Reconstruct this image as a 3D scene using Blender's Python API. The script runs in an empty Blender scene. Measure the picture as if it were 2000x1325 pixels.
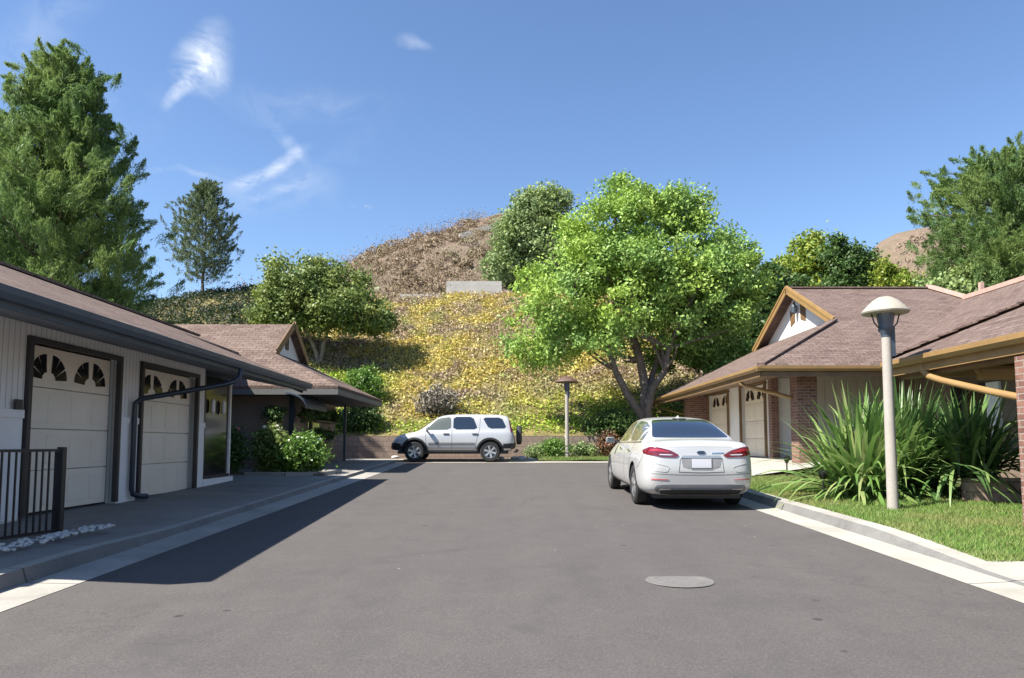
import bpy, bmesh, math, random
import numpy as np
from mathutils import Vector, Matrix
from mathutils.bvhtree import BVHTree
from mathutils.geometry import delaunay_2d_cdt
random.seed(7)
rng = np.random.default_rng(11)
R = math.radians
sc = bpy.context.scene
COL = sc.collection

# ------------------------------------------------------------------ camera
CH = 1.31
cam = bpy.data.cameras.new("camera"); camo = bpy.data.objects.new("camera", cam); COL.objects.link(camo)
cam.lens = 25.2; cam.sensor_width = 36; cam.clip_end = 3000; cam.clip_start = 0.05
cam.shift_y = 0.0485
camo.location = (0, 0, CH); camo.rotation_euler = (R(90 + 4.4), 0, 0)
sc.camera = camo

# ------------------------------------------------------------------ light
SUN = Vector((-0.74, -0.36, 1.0)).normalized()            # direction towards the sun
ELEV = math.asin(SUN.z); AZ = math.atan2(SUN.x, SUN.y)
w = bpy.data.worlds.new("World"); sc.world = w; w.use_nodes = True
nt = w.node_tree; N = nt.nodes; Lk = nt.links; N.clear()
wout = N.new('ShaderNodeOutputWorld'); wbg = N.new('ShaderNodeBackground')
sky = N.new('ShaderNodeTexSky'); sky.sky_type = 'NISHITA'; sky.sun_disc = False
sky.sun_elevation = ELEV; sky.sun_rotation = AZ % (2 * math.pi)
sky.air_density = 1.0; sky.dust_density = 0.35; sky.ozone_density = 3.0; sky.altitude = 300
wbg.inputs[1].default_value = 0.086
def vmath(op, a, b=None):
    n = N.new('ShaderNodeVectorMath'); n.operation = op
    for i, v in enumerate((a, b)):
        if v is None: continue
        if hasattr(v, 'is_output'): Lk.new(v, n.inputs[i])
        else: n.inputs[i].default_value = v
    return n
def smath(op, a, b=None, clamp=False):
    n = N.new('ShaderNodeMath'); n.operation = op; n.use_clamp = clamp
    for i, v in enumerate((a, b)):
        if v is None: continue
        if hasattr(v, 'is_output'): Lk.new(v, n.inputs[i])
        else: n.inputs[i].default_value = v
    return n.outputs[0]
tc = N.new('ShaderNodeTexCoord').outputs['Generated']
def sky_dir(px, py):                                       # direction of a point of the sky
    th = R(4.4); u = (px - 1000) / 1400; v = (760.3 - py) / 1400
    return Vector((u, math.cos(th) - v * math.sin(th), math.sin(th) + v * math.cos(th))).normalized()
nz = N.new('ShaderNodeTexNoise'); nz.inputs['Scale'].default_value = 17; nz.inputs['Detail'].default_value = 10
nz.inputs['Roughness'].default_value = 0.62; nz.inputs['Distortion'].default_value = 0.6
# warp the coordinate so that the wisps curl
warp = N.new('ShaderNodeTexNoise'); warp.inputs['Scale'].default_value = 5.5; warp.inputs['Detail'].default_value = 5
Lk.new(tc, warp.inputs['Vector'])
wv = vmath('SCALE', vmath('SUBTRACT', warp.outputs['Color'], (0.5, 0.5, 0.5)).outputs[0]); wv.inputs['Scale'].default_value = 0.085
wc = vmath('ADD', tc, wv.outputs[0]).outputs[0]
nz.inputs['Vector'].default_value = (0, 0, 0)
stretch = vmath('MULTIPLY', wc, (1.0, 1.0, 1.9)).outputs[0]; Lk.new(stretch, nz.inputs['Vector'])
def wisp(px, py, dx, dy, ln, wd, amount):                  # a streak of cirrus: long axis (dx,dy), half length ln, half width wd
    c = sky_dir(px, py); a = (sky_dir(px + dx, py + dy) - c).normalized(); b = c.cross(a).normalized()
    d = vmath('SUBTRACT', wc, tuple(c)).outputs[0]
    da = smath('DIVIDE', vmath('DOT_PRODUCT', d, tuple(a)).outputs['Value'], ln)
    db = smath('DIVIDE', vmath('DOT_PRODUCT', d, tuple(b)).outputs['Value'], wd)
    e = smath('ADD', smath('MULTIPLY', da, da), smath('MULTIPLY', db, db))
    m = smath('SUBTRACT', 1.0, e, True); m = smath('MULTIPLY', m, m)
    return smath('MULTIPLY', m, amount)
tot = None
for a in ((398, 120, 1, -1.4, 0.058, 0.036, 1.15), (362, 180, 1, -1.5, 0.055, 0.011, 0.85), (515, 325, 2, -0.9, 0.068, 0.017, 1.0), (545, 372, 3, -0.8, 0.062, 0.012, 0.45),
          (708, 395, 1, 0, 0.018, 0.007, 0.9), (560, 190, 1, 0.1, 0.16, 0.03, 0.15), (520, 370, 1, 0.0, 0.12, 0.05, 0.22), (680, 300, 1, -1, 0.10, 0.03, 0.07), (60, 60, 1, -1, 0.12, 0.04, 0.2), (240, 240, 1, -0.2, 0.08, 0.05, 0.12), (800, 85, 1, 0.2, 0.03, 0.01, 0.4), (560, 270, 1, 1.5, 0.06, 0.01, 0.3), (350, 345, 1, 0, 0.07, 0.006, 0.3)):
    m = wisp(*a); tot = m if tot is None else smath('ADD', tot, m)
nf = smath('MULTIPLY', smath('SUBTRACT', nz.outputs['Fac'], 0.36), 2.9, True)
cm = smath('MULTIPLY', smath('MULTIPLY', tot, nf), 1.0, True)
mix = N.new('ShaderNodeMix'); mix.data_type = 'RGBA'
hs = N.new('ShaderNodeHueSaturation'); hs.inputs['Hue'].default_value = 0.503; hs.inputs['Saturation'].default_value = 1.06; hs.inputs['Value'].default_value = 1.0
Lk.new(sky.outputs[0], hs.inputs['Color'])
Lk.new(cm, mix.inputs[0]); Lk.new(hs.outputs[0], mix.inputs[6]); mix.inputs[7].default_value = (4.6, 5.0, 5.6, 1)
Lk.new(mix.outputs[2], wbg.inputs[0]); Lk.new(wbg.outputs[0], wout.inputs[0])

sl = bpy.data.lights.new("sun", 'SUN'); so = bpy.data.objects.new("sun", sl); COL.objects.link(so)
sl.energy = 5.0; sl.angle = R(0.55); sl.color = (1.0, 0.95, 0.87)
so.rotation_euler = SUN.to_track_quat('Z', 'Y').to_euler(); so.location = SUN * 60
vs = sc.view_settings; vs.view_transform = 'Standard'; vs.look = 'None'; vs.gamma = 1; vs.exposure = 1.3
sc.cycles.max_bounces = 6; sc.cycles.diffuse_bounces = 3; sc.cycles.glossy_bounces = 3; sc.cycles.transmission_bounces = 4; sc.cycles.transparent_max_bounces = 6

# ------------------------------------------------------------------ helpers
def tag(o, label=None, cat=None, group=None, kind=None):
    if label: o['label'] = label
    if cat: o['category'] = cat
    if group: o['group'] = group
    if kind: o['kind'] = kind
    return o
def thing(name, loc, label, cat, group=None, rz=0):
    o = bpy.data.objects.new(name, None); COL.objects.link(o); o.location = loc; o.rotation_euler = (0, 0, rz)
    o.empty_display_size = 0.2; o['_b'] = list(loc)
    return tag(o, label, cat, group)
def base_of(p):
    while p is not None:
        if '_b' in p: return Vector(p['_b'])
        p = p.parent
    return Vector((0, 0, 0))
def link_mesh(name, me, mat, parent=None, smooth=False):
    if mat is not None and not len(me.materials): me.materials.append(mat)
    o = bpy.data.objects.new(name, me); COL.objects.link(o)
    if parent is not None: o.parent = parent
    if smooth: me.polygons.foreach_set('use_smooth', [True] * len(me.polygons))
    return o
def np_mesh(name, V, F, mat, parent=None, smooth=False):   # V (n,3), F (m,k) arrays
    b = base_of(parent); V = np.asarray(V, dtype=np.float32) - np.array(b, dtype=np.float32)
    F = np.asarray(F, dtype=np.int32); m, k = F.shape
    me = bpy.data.meshes.new(name); me.vertices.add(len(V)); me.vertices.foreach_set('co', V.ravel())
    me.loops.add(m * k); me.loops.foreach_set('vertex_index', F.ravel())
    me.polygons.add(m); me.polygons.foreach_set('loop_start', np.arange(0, m * k, k, dtype=np.int32))
    me.polygons.foreach_set('loop_total', np.full(m, k, dtype=np.int32))
    me.update(calc_edges=True)
    return link_mesh(name, me, mat, parent, smooth)
def auto_uv(bm):
    uv = bm.loops.layers.uv.verify()
    for f in bm.faces:
        n = f.normal
        t = Vector((-n.y, n.x, 0)); t = Vector((1, 0, 0)) if t.length < 0.05 else t.normalized()
        b = n.cross(t)
        for l in f.loops: l[uv].uv = (l.vert.co.dot(t), l.vert.co.dot(b))
class MB:
    def __init__(s): s.v = []; s.f = []
    def add(s, vs_, fs):
        o = len(s.v); s.v += [tuple(v) for v in vs_]; s.f += [[i + o for i in f] for f in fs]; return s
    def box(s, x0, x1, y0, y1, z0, z1):
        return s.add([(x0, y0, z0), (x1, y0, z0), (x1, y1, z0), (x0, y1, z0), (x0, y0, z1), (x1, y0, z1), (x1, y1, z1), (x0, y1, z1)],
                     [(0, 3, 2, 1), (4, 5, 6, 7), (0, 1, 5, 4), (1, 2, 6, 5), (2, 3, 7, 6), (3, 0, 4, 7)])
    def slab(s, pts, t, d=(0, 0, -1)):                     # polygon extruded by t along d
        n = len(pts); P = [Vector(p) for p in pts]; Q = [p + Vector(d) * t for p in P]
        return s.add(P + Q, [list(range(n)), list(range(2 * n - 1, n - 1, -1))] + [(i, i + n, (i + 1) % n + n, (i + 1) % n) for i in range(n)])
    def beam(s, p0, p1, w_, h, up=(0, 0, 1)):
        p0 = Vector(p0); p1 = Vector(p1); d = (p1 - p0).normalized(); u = Vector(up); sd = d.cross(u)
        if sd.length < 1e-4: sd = Vector((1, 0, 0))
        sd.normalize(); u = sd.cross(d).normalized(); a = sd * w_ / 2; b = u * h / 2
        return s.add([p0 - a - b, p0 + a - b, p0 + a + b, p0 - a + b, p1 - a - b, p1 + a - b, p1 + a + b, p1 - a + b],
                     [(0, 1, 2, 3), (7, 6, 5, 4), (0, 4, 5, 1), (1, 5, 6, 2), (2, 6, 7, 3), (3, 7, 4, 0)])
    def extrude_profile(s, p0, p1, prof):                  # prof: list of (side, up)
        p0 = Vector(p0); p1 = Vector(p1); d = (p1 - p0).normalized(); sd = d.cross(Vector((0, 0, 1))).normalized(); n = len(prof)
        A = [p0 + sd * a + Vector((0, 0, b)) for a, b in prof]; B = [p1 + sd * a + Vector((0, 0, b)) for a, b in prof]
        return s.add(A + B, [list(range(n)), list(range(2 * n - 1, n - 1, -1))] + [(i, i + n, (i + 1) % n + n, (i + 1) % n) for i in range(n)])
    def tube(s, pts, rad, n=8):
        P = [Vector(p) for p in pts]; r = rad if isinstance(rad, (list, tuple)) else [rad] * len(P)
        vs_ = []; fs = []; prev = None
        for i, p in enumerate(P):
            d = (P[min(i + 1, len(P) - 1)] - P[max(i - 1, 0)]).normalized()
            if prev is None: a = d.orthogonal().normalized()
            else:
                a = prev - d * prev.dot(d); a = a.normalized() if a.length > 1e-5 else d.orthogonal().normalized()
            prev = a; b = d.cross(a)
            for k in range(n):
                t = 2 * math.pi * k / n; vs_.append(p + (a * math.cos(t) + b * math.sin(t)) * r[i])
        for i in range(len(P) - 1):
            for k in range(n): fs.append((i * n + k, i * n + (k + 1) % n, (i + 1) * n + (k + 1) % n, (i + 1) * n + k))
        fs.append(tuple(range(n - 1, -1, -1))); fs.append(tuple(range((len(P) - 1) * n, len(P) * n)))
        return s.add(vs_, fs)
    def lathe(s, prof, c=(0, 0, 0), n=24, axis='z', caps=True):       # prof: (radius, height)
        vs_ = []; fs = []
        for r_, h in prof:
            for k in range(n):
                t = 2 * math.pi * k / n; a, b = r_ * math.cos(t), r_ * math.sin(t)
                v = (a, b, h) if axis == 'z' else ((h, a, b) if axis == 'x' else (a, h, b))
                vs_.append((v[0] + c[0], v[1] + c[1], v[2] + c[2]))
        for i in range(len(prof) - 1):
            for k in range(n): fs.append((i * n + k, i * n + (k + 1) % n, (i + 1) * n + (k + 1) % n, (i + 1) * n + k))
        if caps and prof[0][0] > 1e-4: fs.append(tuple(range(n - 1, -1, -1)))
        if caps and prof[-1][0] > 1e-4: fs.append(tuple(range((len(prof) - 1) * n, len(prof) * n)))
        return s.add(vs_, fs)
    def build(s, name, mat, parent=None, smooth=False, bevel=0, kind=None):
        b = base_of(parent); me = bpy.data.meshes.new(name)
        me.from_pydata([(v[0] - b.x, v[1] - b.y, v[2] - b.z) for v in s.v], [], s.f)
        bm = bmesh.new(); bm.from_mesh(me); bmesh.ops.remove_doubles(bm, verts=bm.verts, dist=1e-5)
        bmesh.ops.recalc_face_normals(bm, faces=bm.faces)
        if bevel: bmesh.ops.bevel(bm, geom=[e for e in bm.edges if len(e.link_faces) == 2 and e.calc_face_angle(0) > 0.6], offset=bevel, segments=2, profile=0.5, affect='EDGES')
        bm.normal_update(); auto_uv(bm); bm.to_mesh(me); bm.free()
        o = link_mesh(name, me, mat, parent)
        if smooth:
            me.polygons.foreach_set('use_smooth', [True] * len(me.polygons))
            try: me.set_sharp_from_angle(angle=R(smooth if smooth is not True else 40))
            except Exception: pass
        if kind: o['kind'] = kind
        return o

# ------------------------------------------------------------------ materials
def new_mat(name):
    m = bpy.data.materials.new(name); m.use_nodes = True; n = m.node_tree
    return m, n.nodes, n.links, n.nodes['Principled BSDF']
def mixnode(n, l, fac, a, b):
    x = n.new('ShaderNodeMix'); x.data_type = 'RGBA'
    if hasattr(fac, 'is_output'): l.new(fac, x.inputs[0])
    else: x.inputs[0].default_value = fac
    for i, v in ((6, a), (7, b)):
        if hasattr(v, 'is_output'): l.new(v, x.inputs[i])
        else: x.inputs[i].default_value = (*v, 1)
    return x.outputs[2]
def noise(n, l, scale, detail=4, rough=0.6, vec=None, dist=0):
    t = n.new('ShaderNodeTexNoise'); t.inputs['Scale'].default_value = scale; t.inputs['Detail'].default_value = detail
    t.inputs['Roughness'].default_value = rough; t.inputs['Distortion'].default_value = dist
    if vec is not None: l.new(vec, t.inputs['Vector'])
    return t.outputs['Fac']
def ramp(n, l, fac, stops, interp='LINEAR'):
    r = n.new('ShaderNodeValToRGB'); r.color_ramp.interpolation = interp
    e = r.color_ramp.elements
    while len(e) < len(stops): e.new(0.5)
    for i, (p, c) in enumerate(stops): e[i].position = p; e[i].color = (*c, 1)
    l.new(fac, r.inputs[0]); return r.outputs[0]
def objco(n): return n.new('ShaderNodeTexCoord').outputs['Object']
def bump(n, l, h, strength, dist, p):
    b = n.new('ShaderNodeBump'); b.inputs['Strength'].default_value = strength; b.inputs['Distance'].default_value = dist
    l.new(h, b.inputs['Height']); l.new(b.outputs[0], p.inputs['Normal'])
def simple(name, c, rough=0.6, var=0.12, scale=6, metal=0, coat=0, bmp=0, bscale=60, spec=None):
    m, n, l, p = new_mat(name); co = objco(n)
    f = noise(n, l, scale, 6, 0.65, co); d = tuple(min(1, x * (1 - var)) for x in c); e = tuple(min(1, x * (1 + var)) for x in c)
    l.new(ramp(n, l, f, [(0.3, d), (0.7, e)]), p.inputs['Base Color'])
    p.inputs['Roughness'].default_value = rough; p.inputs['Metallic'].default_value = metal
    p.inputs['Coat Weight'].default_value = coat; p.inputs['Coat Roughness'].default_value = 0.05
    if spec is not None: p.inputs['Specular IOR Level'].default_value = spec
    if bmp: bump(n, l, noise(n, l, bscale, 4, 0.6, co), bmp, 0.01, p)
    return m
def asphalt_mat():
    m, n, l, p = new_mat('asphalt'); co = objco(n)
    big = noise(n, l, 0.35, 5, 0.6, co); mid = noise(n, l, 2.2, 6, 0.7, co, 0.4); fine = noise(n, l, 70, 3, 0.8, co)
    st = n.new('ShaderNodeMapping'); st.inputs['Scale'].default_value = (2.6, 0.12, 1); l.new(co, st.inputs['Vector'])
    track = noise(n, l, 1.0, 4, 0.6, st.outputs[0])
    c = ramp(n, l, big, [(0.3, (0.0686, 0.0617, 0.0581)), (0.7, (0.0980, 0.0891, 0.0832))])
    c = mixnode(n, l, 0.5, c, ramp(n, l, track, [(0.3, (0.0665, 0.0603, 0.0568)), (0.7, (0.1015, 0.0925, 0.0858))]))
    c2 = mixnode(n, l, 0.35, c, ramp(n, l, mid, [(0.35, (0.0595, 0.0548, 0.0528)), (0.65, (0.1085, 0.0993, 0.0911))]))
    c3 = mixnode(n, l, 0.4, c2, ramp(n, l, fine, [(0.35, (0.0385, 0.0356, 0.0343)), (0.5, (0.0770, 0.0685, 0.0660)), (0.72, (0.1680, 0.1541, 0.1386))]))
    vo = n.new('ShaderNodeTexVoronoi'); vo.inputs['Scale'].default_value = 3.2; l.new(co, vo.inputs['Vector'])
    spot = ramp(n, l, vo.outputs['Distance'], [(0.08, (1, 1, 1)), (0.13, (0, 0, 0))])
    mo = noise(n, l, 0.7, 2, 0.5, co); gate = ramp(n, l, mo, [(0.56, (0, 0, 0)), (0.64, (0.75, 0.75, 0.75))])
    mu = n.new('ShaderNodeMix'); mu.data_type = 'RGBA'; mu.blend_type = 'MULTIPLY'; mu.inputs[0].default_value = 1; l.new(spot, mu.inputs[6]); l.new(gate, mu.inputs[7])
    # small dark oil drips in two patches
    c4 = mixnode(n, l, mu.outputs[2], c3, (0.0245, 0.0226, 0.0218))
    v3 = n.new('ShaderNodeTexVoronoi'); v3.inputs['Scale'].default_value = 2.3; l.new(co, v3.inputs['Vector'])
    fl = ramp(n, l, v3.outputs['Distance'], [(0.018, (0.9, 0.9, 0.9)), (0.03, (0, 0, 0))]); c4 = mixnode(n, l, fl, c4, (0.36, 0.34, 0.32))
    st2 = noise(n, l, 0.9, 4, 0.55, co, 1.2); c4 = mixnode(n, l, ramp(n, l, st2, [(0.58, (0, 0, 0)), (0.72, (0.45, 0.45, 0.45))]), c4, (0.055, 0.052, 0.05))
    # hairline cracks
    dc = n.new('ShaderNodeMapping'); l.new(co, dc.inputs['Vector']); dc.inputs['Scale'].default_value = (0.28, 0.2, 1)
    vc = n.new('ShaderNodeTexVoronoi'); vc.feature = 'DISTANCE_TO_EDGE'; vc.inputs['Scale'].default_value = 1
    nn_ = n.new('ShaderNodeTexNoise'); nn_.inputs['Scale'].default_value = 1.4; nn_.inputs['Detail'].default_value = 6; l.new(co, nn_.inputs['Vector'])
    va = n.new('ShaderNodeVectorMath'); va.operation = 'SCALE'; va.inputs['Scale'].default_value = 0.5; l.new(nn_.outputs['Color'], va.inputs[0])
    vb = n.new('ShaderNodeVectorMath'); l.new(dc.outputs[0], vb.inputs[0]); l.new(va.outputs[0], vb.inputs[1]); l.new(vb.outputs[0], vc.inputs['Vector'])
    cr = ramp(n, l, vc.outputs['Distance'], [(0.0, (1, 1, 1)), (0.005, (0, 0, 0))])
    cg = mixnode(n, l, ramp(n, l, noise(n, l, 0.5, 2, 0.5, co), [(0.46, (0, 0, 0)), (0.6, (0.3, 0.3, 0.3))]), (0, 0, 0), cr)
    c5 = mixnode(n, l, cg, c4, (0.0280, 0.0260, 0.0244))
    l.new(c5, p.inputs['Base Color']); p.inputs['Roughness'].default_value = 0.88; p.inputs['Specular IOR Level'].default_value = 0.3
    bump(n, l, fine, 0.5, 0.006, p); return m
def concrete_mat(name, c, joint=None, dirt=0.35):
    m, n, l, p = new_mat(name); co = objco(n)
    a = noise(n, l, 1.3, 6, 0.65, co, 0.3); b = noise(n, l, 45, 3, 0.7, co)
    col = ramp(n, l, a, [(0.3, tuple(x * (1 - dirt) for x in c)), (0.62, c)])
    col = mixnode(n, l, 0.3, col, ramp(n, l, b, [(0.35, tuple(x * 0.6 for x in c)), (0.65, tuple(min(1, x * 1.15) for x in c))]))
    dk_ = noise(n, l, 0.55, 6, 0.7, co, 1.0); col = mixnode(n, l, ramp(n, l, dk_, [(0.5, (0, 0, 0)), (0.68, (0.55, 0.55, 0.55))]), col, tuple(x * 0.5 for x in c))
    if joint:
        s = n.new('ShaderNodeSeparateXYZ'); l.new(co, s.inputs[0])
        mo = n.new('ShaderNodeMath'); mo.operation = 'PINGPONG'; mo.inputs[1].default_value = joint; l.new(s.outputs[1], mo.inputs[0])
        lt = n.new('ShaderNodeMath'); lt.operation = 'LESS_THAN'; lt.inputs[1].default_value = 0.012; l.new(mo.outputs[0], lt.inputs[0])
        col = mixnode(n, l, lt.outputs[0], col, tuple(x * 0.35 for x in c))
    l.new(col, p.inputs['Base Color']); p.inputs['Roughness'].default_value = 0.9; bump(n, l, b, 0.3, 0.004, p); return m
def uvco(n): return n.new('ShaderNodeTexCoord').outputs['UV']
def shingle_mat(name, cols):
    m, n, l, p = new_mat(name); uv = uvco(n)
    br = n.new('ShaderNodeTexBrick'); l.new(uv, br.inputs['Vector'])
    br.inputs['Scale'].default_value = 1; br.inputs['Brick Width'].default_value = 0.28; br.inputs['Row Height'].default_value = 0.14
    br.inputs['Mortar Size'].default_value = 0.006; br.inputs['Color1'].default_value = (0, 0, 0, 1); br.inputs['Color2'].default_value = (1, 1, 1, 1)
    br.inputs['Mortar'].default_value = (0, 0, 0, 1); br.inputs['Bias'].default_value = 0.0
    c = ramp(n, l, br.outputs['Color'], [(0.0, cols[0]), (0.25, cols[1]), (0.8, cols[2]), (1.0, cols[3])])
    f = noise(n, l, 22, 5, 0.75, uv); g = noise(n, l, 0.6, 4, 0.6, uv)
    c = mixnode(n, l, ramp(n, l, f, [(0.42, (0, 0, 0)), (0.60, (0.8, 0.8, 0.8))]), c, cols[0])
    f2 = noise(n, l, 13, 4, 0.75, uv); c = mixnode(n, l, ramp(n, l, f2, [(0.48, (0, 0, 0)), (0.66, (0.75, 0.75, 0.75))]), c, cols[3])
    c = mixnode(n, l, ramp(n, l, g, [(0.4, (0, 0, 0)), (0.7, (0.3, 0.3, 0.3))]), c, cols[3])
    c = mixnode(n, l, br.outputs['Fac'], c, tuple(x * 0.35 for x in cols[0]))
    l.new(c, p.inputs['Base Color']); p.inputs['Roughness'].default_value = 0.92; p.inputs['Specular IOR Level'].default_value = 0.25
    sp = n.new('ShaderNodeSeparateXYZ'); l.new(uv, sp.inputs[0])
    fr = n.new('ShaderNodeMath'); fr.operation = 'FRACT'; dv = n.new('ShaderNodeMath'); dv.operation = 'DIVIDE'; dv.inputs[1].default_value = 0.14
    l.new(sp.outputs[1], dv.inputs[0]); l.new(dv.outputs[0], fr.inputs[0])
    inv = n.new('ShaderNodeMath'); inv.operation = 'SUBTRACT'; inv.inputs[0].default_value = 1; l.new(fr.outputs[0], inv.inputs[1])
    ad = n.new('ShaderNodeMath'); ad.inputs[1].default_value = 0; l.new(inv.outputs[0], ad.inputs[0])
    mm = n.new('ShaderNodeMath'); mm.operation = 'MULTIPLY_ADD'; mm.inputs[1].default_value = 0.6; l.new(f, mm.inputs[0]); l.new(ad.outputs[0], mm.inputs[2])
    bump(n, l, mm.outputs[0], 0.55, 0.012, p); return m
def brick_mat(name, c1, c2, mort, bw=0.21, rh=0.075, ms=0.008):
    m, n, l, p = new_mat(name); uv = uvco(n)
    br = n.new('ShaderNodeTexBrick'); l.new(uv, br.inputs['Vector'])
    br.inputs['Scale'].default_value = 1; br.inputs['Brick Width'].default_value = bw; br.inputs['Row Height'].default_value = rh
    br.inputs['Mortar Size'].default_value = ms; br.inputs['Color1'].default_value = (0, 0, 0, 1); br.inputs['Color2'].default_value = (1, 1, 1, 1); br.inputs['Bias'].default_value = 0
    br.inputs['Mortar Smooth'].default_value = 0.3
    f = noise(n, l, 9, 5, 0.7, uv)
    c = ramp(n, l, br.outputs['Color'], [(0, c1), (0.5, c2), (1, tuple(0.45 * (a + b) for a, b in zip(c1, c2)))])
    c = mixnode(n, l, ramp(n, l, f, [(0.4, (0, 0, 0)), (0.75, (0.6, 0.6, 0.6))]), c, tuple(min(1, x * 1.5) for x in c2))
    c = mixnode(n, l, br.outputs['Fac'], c, mort)
    l.new(c, p.inputs['Base Color']); p.inputs['Roughness'].default_value = 0.9
    iv = n.new('ShaderNodeMath'); iv.operation = 'SUBTRACT'; iv.inputs[0].default_value = 1; l.new(br.outputs['Fac'], iv.inputs[1])
    ma = n.new('ShaderNodeMath'); ma.operation = 'MULTIPLY_ADD'; ma.inputs[1].default_value = 0.5; l.new(f, ma.inputs[0]); l.new(iv.outputs[0], ma.inputs[2])
    bump(n, l, ma.outputs[0], 0.8, 0.012, p); return m
def siding_mat(name, c, pitch=0.2):                        # vertical grooves
    m, n, l, p = new_mat(name); uv = uvco(n); sp = n.new('ShaderNodeSeparateXYZ'); l.new(uv, sp.inputs[0])
    pp = n.new('ShaderNodeMath'); pp.operation = 'PINGPONG'; pp.inputs[1].default_value = pitch / 2; l.new(sp.outputs[0], pp.inputs[0])
    gr = ramp(n, l, pp.outputs[0], [(0.0, (0, 0, 0)), (0.012, (1, 1, 1))])
    f = noise(n, l, 3, 6, 0.7, uv)
    col = ramp(n, l, f, [(0.3, tuple(x * 0.88 for x in c)), (0.7, c)])
    col = mixnode(n, l, gr, tuple(x * 0.55 for x in c), col)
    l.new(col, p.inputs['Base Color']); p.inputs['Roughness'].default_value = 0.7; bump(n, l, gr, 0.7, 0.008, p); return m
def leaf_mat(name, cols, trans=0.3, rough=0.5, patch=None, ps=0.8):
    m, n, l, p = new_mat(name); g = n.new('ShaderNodeNewGeometry'); co = objco(n)
    c = ramp(n, l, g.outputs['Random Per Island'], [(i / max(1, len(cols) - 1), x) for i, x in enumerate(cols)])
    if patch:
        f = noise(n, l, ps, 3, 0.6, co); c = mixnode(n, l, ramp(n, l, f, [(0.42, (0, 0, 0)), (0.62, (0.75, 0.75, 0.75))]), c, patch)
    l.new(c, p.inputs['Base Color']); p.inputs['Roughness'].default_value = rough; p.inputs['Specular IOR Level'].default_value = 0.35
    t = n.new('ShaderNodeBsdfTranslucent'); l.new(c, t.inputs[0]); ms = n.new('ShaderNodeMixShader'); ms.inputs[0].default_value = trans
    o = n['Material Output']; l.new(p.outputs[0], ms.inputs[1]); l.new(t.outputs[0], ms.inputs[2]); l.new(ms.outputs[0], o.inputs[0]); return m
def glass_mat(name, c, rough=0.04):
    m, n, l, p = new_mat(name); p.inputs['Base Color'].default_value = (*c, 1); p.inputs['Roughness'].default_value = rough
    p.inputs['Specular IOR Level'].default_value = 0.25 if 'dark' in name else 0.9; p.inputs['Coat Weight'].default_value = 0.0 if 'dark' in name else 0.6; p.inputs['Coat Roughness'].default_value = 0.02
    f = noise(n, l, 1.2, 2, 0.5, objco(n)); bump(n, l, f, 0.04, 0.05, p)
    return m

M = {}
M['asphalt'] = asphalt_mat()
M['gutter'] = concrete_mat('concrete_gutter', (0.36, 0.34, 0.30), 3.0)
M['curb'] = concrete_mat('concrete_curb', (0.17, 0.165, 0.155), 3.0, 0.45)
M['walk'] = concrete_mat('concrete_walk', (0.25, 0.235, 0.215), 1.8)
M['drive'] = concrete_mat('concrete_drive', (0.36, 0.34, 0.29), 3.0, 0.2)
M['soil'] = simple('soil', (0.16, 0.12, 0.085), 0.95, 0.4, 3, bmp=0.6, bscale=18)
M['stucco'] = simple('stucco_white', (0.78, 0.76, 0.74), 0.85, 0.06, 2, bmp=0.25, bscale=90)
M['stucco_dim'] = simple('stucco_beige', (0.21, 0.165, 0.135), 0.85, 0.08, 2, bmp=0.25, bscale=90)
M['siding'] = siding_mat('siding_white', (0.76, 0.74, 0.72), 0.10)
M['siding_r'] = siding_mat('siding_cream', (0.62, 0.60, 0.55), 0.3)
M['shingle'] = shingle_mat('shingle_brown', [(0.066, 0.042, 0.034), (0.122, 0.083, 0.067), (0.162, 0.116, 0.094), (0.215, 0.16, 0.132)])
M['shingle_r'] = shingle_mat('shingle_mauve', [(0.075, 0.048, 0.04), (0.122, 0.085, 0.071), (0.155, 0.111, 0.094), (0.192, 0.144, 0.122)])
M['slate_paint'] = simple('paint_slate', (0.05, 0.068, 0.09), 0.5, 0.15, 3)
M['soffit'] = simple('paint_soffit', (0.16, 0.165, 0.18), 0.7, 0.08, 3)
M['trim_dark'] = simple('paint_dark_trim', (0.035, 0.03, 0.032), 0.5, 0.2, 4)
M['spout_dark'] = simple('paint_navy', (0.02, 0.028, 0.045), 0.35, 0.2, 4)
M['door'] = simple('paint_cream_door', (0.76, 0.68, 0.57), 0.55, 0.05, 1.5)
M['door_line'] = simple('paint_cream_groove', (0.5, 0.44, 0.36), 0.6, 0.1, 2)
M['win'] = glass_mat('dark_glass', (0.010, 0.010, 0.012), 0.12)
M['ochre'] = simple('paint_ochre', (0.27, 0.165, 0.065), 0.5, 0.15, 3)
M['ochre_d'] = simple('paint_brown', (0.16, 0.095, 0.045), 0.55, 0.2, 3)
M['ridge_pink'] = simple('ridge_flashing', (0.42, 0.27, 0.22), 0.7, 0.15, 5)
M['brick'] = brick_mat('brick_red', (0.10, 0.045, 0.032), (0.20, 0.10, 0.07), (0.26, 0.22, 0.19))
M['block'] = brick_mat('block_wall', (0.20, 0.145, 0.115), (0.24, 0.18, 0.14), (0.15, 0.12, 0.095), 0.4, 0.2, 0.009)
M['block_pink'] = brick_mat('block_pink', (0.32, 0.22, 0.17), (0.37, 0.26, 0.20), (0.2, 0.15, 0.12), 0.4, 0.15, 0.009)
M['iron'] = simple('iron_black', (0.012, 0.012, 0.014), 0.4, 0.2, 8)
M['post'] = concrete_mat('post_concrete', (0.36, 0.33, 0.29), None, 0.15)
M['cap'] = simple('lamp_cap_beige', (0.31, 0.285, 0.23), 0.75, 0.15, 5)
M['cap_dark'] = simple('lamp_cap_brown', (0.10, 0.06, 0.045), 0.6, 0.2, 5)
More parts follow.
